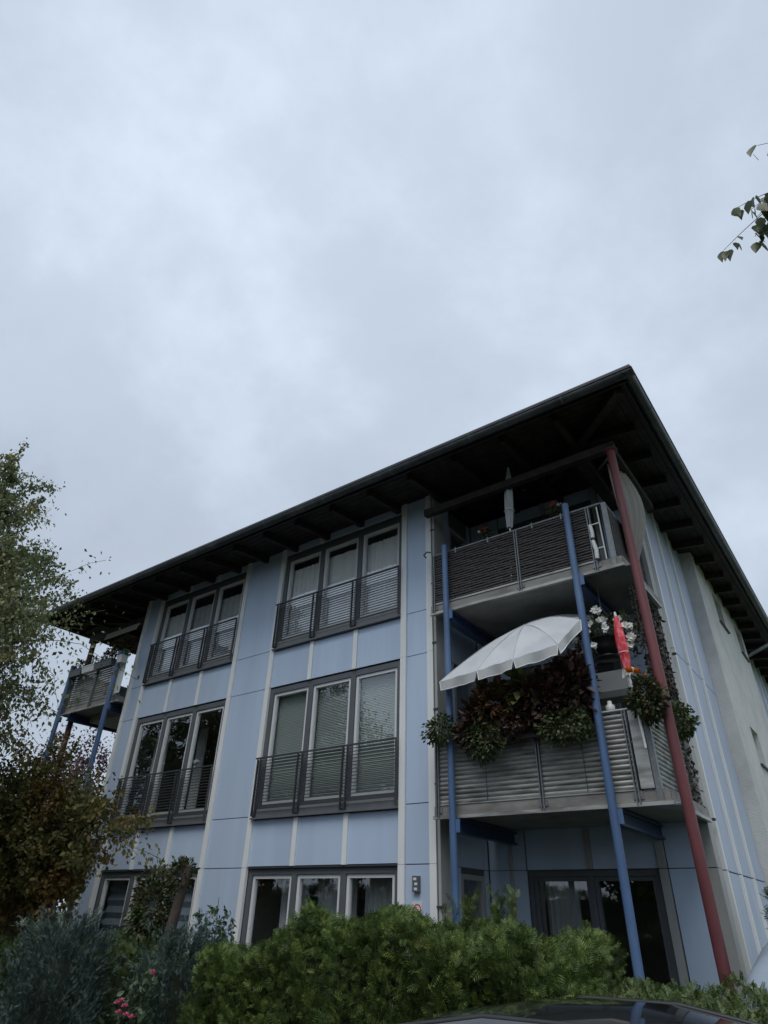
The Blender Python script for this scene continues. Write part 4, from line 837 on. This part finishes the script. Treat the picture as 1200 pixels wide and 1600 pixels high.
leafy('coleus_plant', (8.78, -.34, 3.82), (.20, .15, .16), 300, 'colem', 'small dark red coleus just right of the left blue post', 'plant', .085, group=GC)
# corner plants
leafy('marigold_plant', (11.05, -.33, 3.92), (.20, .19, .25), 1300, 'ivy', 'bushy green marigold with orange flowers at the corner of the middle balcony', 'plant', .055, LEAF, droop=.3)
flower('marigold_flowers', [(10.98+.05*math.cos(i*2.1), -.48+.03*math.sin(i*3), 4.20+.025*math.sin(i*1.7)+.0*i) for i in range(6)], .052, 'peto', 'orange marigold flowers on top of the corner plant')
flower('marigold_flowers', [(11.12, -.5, 4.12)], .038, 'peto', 'single orange marigold bloom lower right of the main marigold cluster')
leafy('trailing_plant', (11.28, .05, 3.74), (.13, .22, .19), 900, 'trail', 'green trailing plant right of the red post at the middle balcony corner', 'plant', .045, LEAF, group=GT, droop=.4)
# climbing plant on a lattice at the side of the middle balcony
lv = empty('climbing_plant', (11.04, .7, 3.9), 'dry brown and grey climber on a lattice behind the red post', 'plant')
m = MB()
for k in range(9): y = .1+k*.15; m.tube([(11.04, y, 3.86), (11.04, y, 5.6)], .006, 4)
for k in range(9): z = 3.95+k*.2; m.tube([(11.045, .08, z), (11.045, 1.34, z)], .006, 4)
m.build('lattice', M['bark'], lv, (11.04, .7, 3.9))
n = 1300; P = np.stack([11.02+rng.normal(size=n)*.025, .08+1.2*rng.random(n), 3.95+1.6*rng.random(n)], 1); foliage('leaves', [(P, rng.normal(size=(n, 3))+np.array([0, 0, -.7]), .065*(.6+.7*rng.random(n)), 1.2, None)], 'vine', lv, LEAF6, (11.04, .7, 3.9))
n = 260; P = np.stack([11.02+rng.normal(size=n)*.03, 1.0+.28*rng.random(n), 3.0+1.5*rng.random(n)], 1)
foliage('lower_leaves', [(P, rng.normal(size=(n, 3))+np.array([0, 0, -.7]), .06*(.6+.7*rng.random(n)), 1.2, None)], 'vine', lv, LEAF6, (11.04, .7, 3.9))
m = MB(); 
for k in range(12): y = .12+k*.1; m.tube([(11.02, y, 5.9), (11.02, y, 6.9)], .005, 4)
# hanging basket
hb = empty('hanging_basket', (10.62, .0, 4.66), 'black hanging pot of white flowers below the upper balcony', 'hanging basket')
MB().lathe([(0, 0), (.10, .0), (.155, .09), (.17, .19), (.18, .19), (.18, .22), (.16, .22), (.155, .17), (0, .17)], (10.62, 0, 4.62), 18).build('pot', M['blackp'], hb, (10.62, 0, 4.62))
MB().lathe([(0, -.0), (.12, 0), (.15, .03), (.13, .035), (0, .02)], (10.62, 0, 4.56), 14).build('saucer', M['blackp'], hb, (10.62, 0, 4.56))
m = MB(); 
for a in (0, 2.1, 4.2): m.tube([(10.62+.17*math.cos(a), .17*math.sin(a), 4.83), (10.62, 0, 5.30)], .0035, 4)
m.tube([(10.62, 0, 5.28), (10.62, 0, 5.66)], .005, 5); m.build('hanger', M['rail'], hb, (10.62, 0, 5.0))
p1, d1 = blob_points(420, (10.62, -.02, 4.96), (.26, .22, .16), .4); p2, d2 = blob_points(200, (10.38, -.06, 4.83), (.12, .12, .20), .4); p3, d3 = blob_points(220, (10.93, -.08, 4.80), (.10, .12, .27), .4)
foliage('leaves', [(np.concatenate([p1, p2, p3]), np.concatenate([d1, d2, d3])+np.array([0, 0, -.3]), .055*(.6+.8*rng.random(840)), 1, None)], 'ivy', hb, LEAF6, (10.62, 0, 4.9))
fl = [(10.60, -.2, 5.16), (10.64, -.2, 5.13), (10.66, -.24, 5.00), (10.70, -.24, 4.97), (10.50, -.22, 4.98), (10.44, -.24, 4.84), (10.48, -.25, 4.86), (10.54, -.27, 4.68), (10.30, -.25, 4.80), (10.29, -.24, 4.66), (10.33, -.24, 4.64), (10.72, -.27, 4.86), (10.86, -.2, 4.96), (10.95, -.24, 4.86), (10.99, -.24, 4.84), (10.97, -.22, 4.72), (11.0, -.24, 4.68), (10.95, -.22, 4.60)]
for q in fl:
    n = 11; Pq = np.tile(np.array(q), (n, 1))+rng.normal(size=(n, 3))*.008; Dq = np.array([(math.cos(k*2.4), -.45+.3*math.sin(k), math.sin(k*2.4)) for k in range(n)])
    V, F = scatter(LEAF6[0]*np.array([1, 1.5, 1]), LEAF6[1], Pq, Dq, np.full(n, .058), np.tile(np.array([0, -1., .2]), (n, 1)), .3); link('flower', npmesh('flower', V-np.array(q), F, M['petw']), hb, q)
# open white parasol with valance
def parasol_open():
    e = empty('open_parasol', (9.5, .2, 3.0), 'open white parasol with scalloped valance tilted over the middle balcony plants', 'parasol')
    apex = Vector((9.60, -.16, 5.20)); rim = [(8.40, -.45, 4.53), (9.10, -.66, 4.50), (9.64, -.70, 4.545), (10.21, -.62, 4.64), (10.44, -.34, 5.02), (10.30, .62, 5.46), (9.45, .80, 5.42), (8.60, .40, 4.98)]
    rim = [Vector(p) for p in rim]; m = MB(); n = len(rim); hm = MB(); vm = MB()
    for i in range(n):
        a, b = rim[i], rim[(i+1) % n]; K = 6; grid = []
        for u in range(K+1):
            row = []
            e0 = a.lerp(b, u/K); inw = (apex-e0)*.006*math.sin(math.pi*u/K); e0 = e0+inw
            for v in range(K+1):
                t = v/K; p = apex.lerp(e0, t); p.z += .07*math.sin(math.pi*t)*(1-.5*math.sin(math.pi*u/K))+.006*math.sin(u*2.1+v*1.3+i); row.append(tuple(p))
            grid.append(row)
        vs = [p for r in grid for p in r]; m.add(vs, [(u*(K+1)+v, u*(K+1)+v+1, (u+1)*(K+1)+v+1, (u+1)*(K+1)+v) for u in range(K) for v in range(K)], True)
        # valance flap with rounded corners
        E = [Vector(grid[u][K]) for u in range(K+1)]; top = []; bot = []; out = ((a+b)/2-apex); out.z = 0; out.normalize()
        for u in range(25):
            t = u/24; q = t*K; i0 = min(int(q), K-1); p = E[i0].lerp(E[i0+1], q-i0); edge = min(t, 1-t); h = .125*(min(1, edge/.035))**.5 if edge < .035 else .125
            top.append(p); bot.append(p+Vector((0, 0, -h-.006))+out*.02*math.sin(t*9))
        vm.add([tuple(p) for p in top+bot], [(u, u+1, 26+u, 25+u) for u in range(24)], True)
        hm.tube([tuple(p) for p in bot], .006, 4, False); hm.tube([tuple(top[-1]), tuple(bot[-1])], .005, 4, False); hm.tube([tuple(top[0]), tuple(bot[0])], .005, 4, False)
    m.build('canopy', M['parasol'], e, apex); vm.build('valance', M['parasolg'], e, apex); hm.build('binding', M['hem'], e, apex)
    sm_ = MB()
    for p in rim: sm_.tube([tuple(apex.lerp(p, t)+Vector((0, 0, .07*math.sin(math.pi*t)+.004))) for t in [k/6 for k in range(7)]], .0035, 4, False)
    sm_.build('seams', M['parasolg'], e, apex)
    rb = MB()
    for p in rim: rb.tube([tuple(apex-Vector((0, 0, .04))), tuple(apex.lerp(p, .5)+Vector((0, 0, -.01))), tuple(p-Vector((0, 0, .01)))], .005, 4)
    rb.build('ribs', M['steel'], e, apex); MB().tube([(9.70, .30, 3.0), (9.62, .18, 5.30)], .016, 8).build('pole', M['steel'], e, (9.7, .3, 3.0))
parasol_open()
def folded(name, base, top, r, m_, label, tipc='whitep', frill=None, gather=.5):
    base, top = Vector(base), Vector(top); e = empty(name, base, label, 'parasol'); d = top-base; n = 20; K = 14; vs = []
    for k in range(K+1):
        t = k/K; rad = r*(math.sin(math.pi*(.10+.80*(1-t)**.8))**.7)*(1-.45*t) if k else r*gather
        for j in range(n): a = 2*math.pi*j/n; q = rad*(1+.22*math.cos(a*5+t*2.5)+.05*math.sin(a*11)); vs.append(base+d*t+Vector((q*math.cos(a), q*math.sin(a), .01*math.sin(a*3))))
    MB().add([tuple(v) for v in vs], [(k*n+j, k*n+(j+1) % n, (k+1)*n+(j+1) % n, (k+1)*n+j) for k in range(K) for j in range(n)], True).build('canopy', M[m_], e, base)
    MB().tube([tuple(top-d*.02), tuple(top+d.normalized()*.05)], [r*.28, r*.16], 8).build('tip', M[tipc], e, top)
    MB().tube([tuple(base-d.normalized()*.9), tuple(base)], .014, 8).build('pole', M['whitep'], e, base)
    b_ = base+d*.28; MB().tube([tuple(b_+Vector((r*.95*math.cos(a), r*.95*math.sin(a), 0))) for a in [2*math.pi*i/16 for i in range(17)]], .006, 4, False).build('strap', M[tipc], e, b_)
    if frill:
        P = np.tile(np.array(base), (70, 1))+rng.normal(size=(70, 3))*.012; D = np.stack([rng.normal(size=70)*.5, rng.normal(size=70)*.5, -np.ones(70)], 1); foliage('fringe', [(P, D, .09*(.8+.4*rng.random(70)), 1, None)], frill, e, LEAF, tuple(base))
folded('closed_parasol', (9.53, -.16, 6.78), (9.58, -.12, 7.88), .082, 'parasolg', 'closed grey-white parasol standing at the middle of the top balcony rail')
folded('closed_parasol', (10.90, -.32, 4.30), (10.87, -.30, 4.98), .07, 'redf', 'closed red-pink parasol with white fringe at the corner of the middle balcony', frill='petw')
# geraniums on the top balcony rail
for i, (x, z, lb_) in enumerate(((9.12, 6.80, 'red geranium with one white bloom left of the closed parasol on the top balcony rail'), (10.26, 6.84, 'small red geranium beside the right blue post on the top balcony rail'))):
    e = leafy('geranium', (x, -.16, z), (.10, .08, .08), 120, 'ivy', lb_, 'plant', .05)
    P = np.repeat(np.array([(x-.03, -.22, z+.08), (x+.03, -.2, z+.10), (x, -.22, z+.05)]), 9, 0)+rng.normal(size=(27, 3))*.016; foliage('flowers', [(P, rng.normal(size=(27, 3)), np.full(27, .035), 1, None)], 'petr', e, LEAF6, (x, -.2, z))
    if i < 2:
        P = np.repeat(np.array([(x-.085 if i == 0 else x+.09, -.24, z+.05 if i == 0 else z+.02)]), 9, 0)+rng.normal(size=(9, 3))*.010; foliage('white_flower', [(P, rng.normal(size=(9, 3)), np.full(9, .03), 1, None)], 'petw', e, LEAF6, (x, -.2, z))
    pot('flower_pot', (x, -.12, z-.16), .055, .12, 'terr', 'small brown pot of the %s geranium on the top balcony' % ('left', 'right')[i])
# canvas sail bulging behind the red post on the top balcony
m = MB(); K = 60; J = 12; vs = []
for j in range(J+1):
    t = j/J; z = 7.62-1.42*t; wdt = .50*math.sin(math.pi*min(1, .30+.62*t))**1.0*(1-.55*t**3); y0 = .02+.25*t
    for k in range(K+1):
        u = k/K; vs.append((11.03+.26*math.sin(math.pi*u)*math.sin(math.pi*(.15+.8*t))+.016*math.sin(u*52), y0+.15+(u)*(1.05*wdt+.25), z-.06+.05*math.sin(u*5)))
m.add(vs, [(j*(K+1)+k, j*(K+1)+k+1, (j+1)*(K+1)+k+1, (j+1)*(K+1)+k) for j in range(J) for k in range(K)], True)
cs = m.build('canvas_screen', M['canvas'], None, (11.1, .6, 6.2)); tag(cs, 'beige striped canvas screen bulging beside the red post at the top balcony', 'canvas screen')
# net on the side of the top balcony
# white crate, tins and bottles on a shelf of the middle balcony
sh_ = empty('balcony_shelf', (10.4, .62, 3.0), 'grey metal shelf rack inside the middle balcony behind the rail', 'shelf')
for z in (4.28, 3.7): bx('shelf_board', sh_, 10.12, 10.68, .55, .85, z-.02, z, M['trim2'])
for x in (10.13, 10.67):
    for y in (.56, .84): bx('upright', sh_, x-.012, x+.012, y-.012, y+.012, 2.99, 4.75, M['trim2'])
m = MB().box(10.15, 10.62, .60, .80, 4.36, 4.62); tag(m.build('storage_box', M['curt'], None, (10.4, .7, 4.36)), 'plain white box behind the middle balcony rail under the hanging basket', 'box')
bx('box_stand', sh_, 10.15, 10.65, .58, .82, 4.28+.002, 4.355, M['trim2'])
for i, (x, r_, h_, mm_) in enumerate(((10.34, .025, .14, 'whitep'), (10.42, .022, .12, 'whitep'), (10.55, .055, .17, 'whitep'))):
    y_ = -.08; z_ = 3.86
    tag(MB().lathe([(0, 0), (r_, 0), (r_, h_*.65), (r_*.5, h_*.8), (r_*.45, h_), (0, h_)], (x, y_, z_), 12).build('bottle' if i < 2 else 'canister', M[mm_], None, (x, y_, z_)), ('small white bottle on the left of the balcony ledge', 'small white bottle next to the canister on the balcony ledge', 'white canister with dark lid on the balcony ledge')[i], 'bottle' if i < 2 else 'canister')
tag(MB().box(10.28, 10.70, -.16, -.0, 3.83, 3.858).build('ledge_board', M['blackp'], None, (10.5, -.08, 3.83)), 'narrow dark board resting behind the middle balcony rail holding bottles', 'board')
# plants and boxes on the left balcony
GL_ = 'flower boxes on the left balcony rail'
for i, (a, b, mm_, lb_) in enumerate(((-1.62, -1.10, 'whitep', 'pale green-white flower box on the left balcony rail'), (-1.06, -.40, 'frame', 'dark grey flower box next to the blue post of the left balcony'), (-2.2, -1.66, 'frame', 'dark flower box at the outer end of the left balcony rail'), (-.20, .0, 'whitep', 'small white pot next to the green one beside the facade edge'))): fbox(a, b, -.40, -.24, 6.44, 6.60, mm_, lb_, GL_)
pot('flower_pot', (-.02, -.31, 6.60), .07, .13, 'greenp', 'green flower pot at the right end of the left balcony')
for i, (x, n_, mm_, lb_) in enumerate(((-1.9, 160, 'ivy', 'sparse green plant in the outer box of the left balcony'), (-1.35, 160, 'trail', 'small green plant in the white box of the left balcony'), (-.72, 260, 'ivy', 'leafy plant in the grey box of the left balcony'))): leafy('box_plant', (x, -.32, 6.70), (.24, .08, .12), n_, mm_, lb_, 'plant', .055)
leafy('hanging_plant', (-.75, .15, 7.12), (.75, .22, .16), 700, 'coleo', 'brownish plants hanging under the awning of the left balcony', 'plant', .07, stem=False)
aw = MB(); vs = []; n = 40
for i in range(n+1): x = -1.35+1.33*i/n; vs += [(x, -.16, 7.42), (x, -.20, 7.42-.13-.02*(i % 2))]
aw.add(vs, [(2*i, 2*i+1, 2*i+3, 2*i+2) for i in range(n)]); aw.tube([(-1.36, -.15, 7.43), (-.03, -.15, 7.43)], .02, 8); tag(aw.build('awning', M['canvas'], None, (-.7, -.16, 7.4)), 'narrow beige awning valance with fringe above the left balcony', 'awning')
# rolled cable hook on the facade corner
MB().tube([(8.04, -.20, 6.70), (8.02, -.24, 6.74), (8.08, -.24, 6.78), (8.14, -.22, 6.76)], .012, 6).build('rail_clamp', M['rail'], BR3[0])
# ================================================================ covered object by the side wall
m = MB(); K = 18; J = 12; vs = []
for j in range(J+1):
    t = j/J
    for k in range(K+1):
        a = math.pi*k/K; q = (.30+.22*math.sin(math.pi*t)**.5); zz = 1.42+.46*t**.8
        vs.append((11.66+.10*t+q*math.cos(a)*.75, -1.2+2.1*t, max(.02, (zz)*(math.sin(a)**.45)*(1 if 0 < k < K else 0)+.02*math.sin(a*7+t*9))))
m.add(vs, [(j*(K+1)+k, j*(K+1)+k+1, (j+1)*(K+1)+k+1, (j+1)*(K+1)+k) for j in range(J) for k in range(K)], True)
m.add([vs[k] for k in range(K+1)], [tuple(range(K+1))]); m.add([vs[J*(K+1)+k] for k in range(K+1)], [tuple(range(K+1))[::-1]])
tag(m.build('covered_scooter', M['tarp'], None, (11.7, 0, 0)), 'rounded grey-blue tarpaulin cover standing beside the right side wall', 'tarpaulin')
# ================================================================ car (parked in front of the hedge)
def car():
    e = empty('parked_car', (11.3, -4.85, .004), 'black car parked in front of the hedge, only its roof in view', 'car')
    cx, cy = 11.10, -4.72
    # stations along x: (x offset, half width, sill z, belt z)
    st_ = [(-2.15, .62, .42, .62), (-2.05, .78, .28, .72), (-1.5, .86, .22, .82), (-.9, .88, .22, .92), (0, .89, .22, .95), (.9, .89, .22, .97), (1.6, .87, .24, .99), (2.0, .80, .30, .96), (2.12, .70, .42, .86)]
    vs = []; n = 12
    for x, w_, s_, b_ in st_:
        prof = [(-w_*.9, s_), (-w_, s_+(b_-s_)*.35), (-w_*.99, s_+(b_-s_)*.7), (-w_*.93, b_-.03), (-w_*.84, b_+.01), (-w_*.4, b_+.035), (w_*.4, b_+.035), (w_*.84, b_+.01), (w_*.93, b_-.03), (w_*.99, s_+(b_-s_)*.7), (w_, s_+(b_-s_)*.35), (w_*.9, s_)]
        vs += [(cx+x, cy+a, b) for a, b in prof]
    m = MB().add(vs, [(i*n+k, i*n+(k+1) % n, (i+1)*n+(k+1) % n, (i+1)*n+k) for i in range(len(st_)-1) for k in range(n)], True)
    m.add(vs[:n], [tuple(range(n))]); m.add(vs[-n:], [tuple(range(n))[::-1]]); m.build('body', M['carpaint'], e, (cx, cy, .3))
    # greenhouse: lofted rings, glass below, roof skin above
    gh = [(-1.12, 1.0, .66, .10), (-.95, 1.10, .64, .11), (-.72, 1.225, .60, .115), (-.42, 1.33, .55, .11), (.0, 1.46, .55, .095), (.4, 1.525, .55, .09), (.8, 1.53, .55, .09), (1.15, 1.48, .54, .10), (1.6, 1.29, .60, .11), (1.85, 1.05, .64, .11)]
    def ring(x, zt, hw, cr_, zb=.95):
        hb = .78; return [(cx+x, cy-hb, zb), (cx+x, cy-hw-.035, zb+(zt-zb)*.80-.02), (cx+x, cy-hw*.96, zt-cr_*.30), (cx+x, cy-hw*.80, zt-.022), (cx+x, cy-hw*.4, zt-.004), (cx+x, cy, zt), (cx+x, cy+hw*.4, zt-.004), (cx+x, cy+hw*.80, zt-.022), (cx+x, cy+hw*.96, zt-cr_*.30), (cx+x, cy+hw+.035, zb+(zt-zb)*.80-.02), (cx+x, cy+hb, zb)]
    V = [ring(*g_[:4]) for g_ in gh]
    q = 11; vs = [p for r in V for p in r]
    gl = MB().add(vs, [(i*q+k, i*q+k+1, (i+1)*q+k+1, (i+1)*q+k) for i in range(len(gh)-1) for k in (0, 9)]+[(i*q+k, i*q+k+1, (i+1)*q+k+1, (i+1)*q+k) for i in (0, 1, 2, 7, 8) for k in range(1, 9)], True); gl.build('window_glass', M['carglass'], e, (cx, cy, 1.1))
    rf = MB().add(vs, [(i*q+k, i*q+k+1, (i+1)*q+k+1, (i+1)*q+k) for i in range(2, len(gh)-2) for k in range(1, 9) if i in range(3, 7)], True); rf.build('roof_skin', M['carpaint'], e, (cx, cy, 1.4))
    for s in (-1, 1):
        pts = [(cx+g_[0], cy+s*(g_[2]*.90), g_[1]-.026) for g_ in gh[2:8]]; MB().tube(pts, .012, 5).build('roof_moulding', M['blackp'], e, pts[0])
        for x in (-.15, .95): MB().tube([(cx+x-.05, cy+s*.79, .96), (cx+x, cy+s*.64, 1.36)], .022, 5).build('pillar', M['blackp'], e, (cx+x, cy+s*.7, 1.1))
    for x in (-1.35, 1.32):
        for s in (-1, 1):
            m = MB(); prof = [(.20, -.10), (.30, -.105), (.325, -.08), (.325, .08), (.30, .105), (.20, .10)]; n = 24; vs = []
            for r_, y_ in prof: vs += [(cx+x+r_*math.cos(2*math.pi*k/n), cy+s*.80+y_*.9, .33+r_*math.sin(2*math.pi*k/n)) for k in range(n)]
            m.add(vs, [(i*n+k, i*n+(k+1) % n, (i+1)*n+(k+1) % n, (i+1)*n+k) for i in range(5) for k in range(n)], True); wh = m.build('wheel', M['tyre'], e, (cx+x, cy+s*.8, .33))
            rm = MB()
            for k in range(5): a = k*2*math.pi/5; rm.tube([(cx+x, cy+s*.86, .33), (cx+x+.2*math.cos(a), cy+s*.87, .33+.2*math.sin(a))], .022, 5)
            rm.tube([(cx+x, cy+s*.8, .33), (cx+x, cy+s*.88, .33)], .05, 10); rm.build('rim', M['alu'], wh, (cx+x, cy+s*.86, .33))
    for s in (-1, 1):
        MB().box(cx-2.13, cx-1.98, cy+s*.58-.14, cy+s*.58+.14, .60, .70).build('headlight', M['whitep'], e, (cx-2.1, cy+s*.58, .65)); MB().box(cx+2.02, cx+2.11, cy+s*.56-.14, cy+s*.56+.14, .74, .86).build('tail_light', M['redf'], e, (cx+2.1, cy+s*.56, .8))
        MB().box(cx-.86, cx-.72, cy+s*.97-.09, cy+s*.97+.09, .96, 1.08).build('mirror', M['carpaint'], e, (cx-.8, cy+s*.97, 1.0))
car()
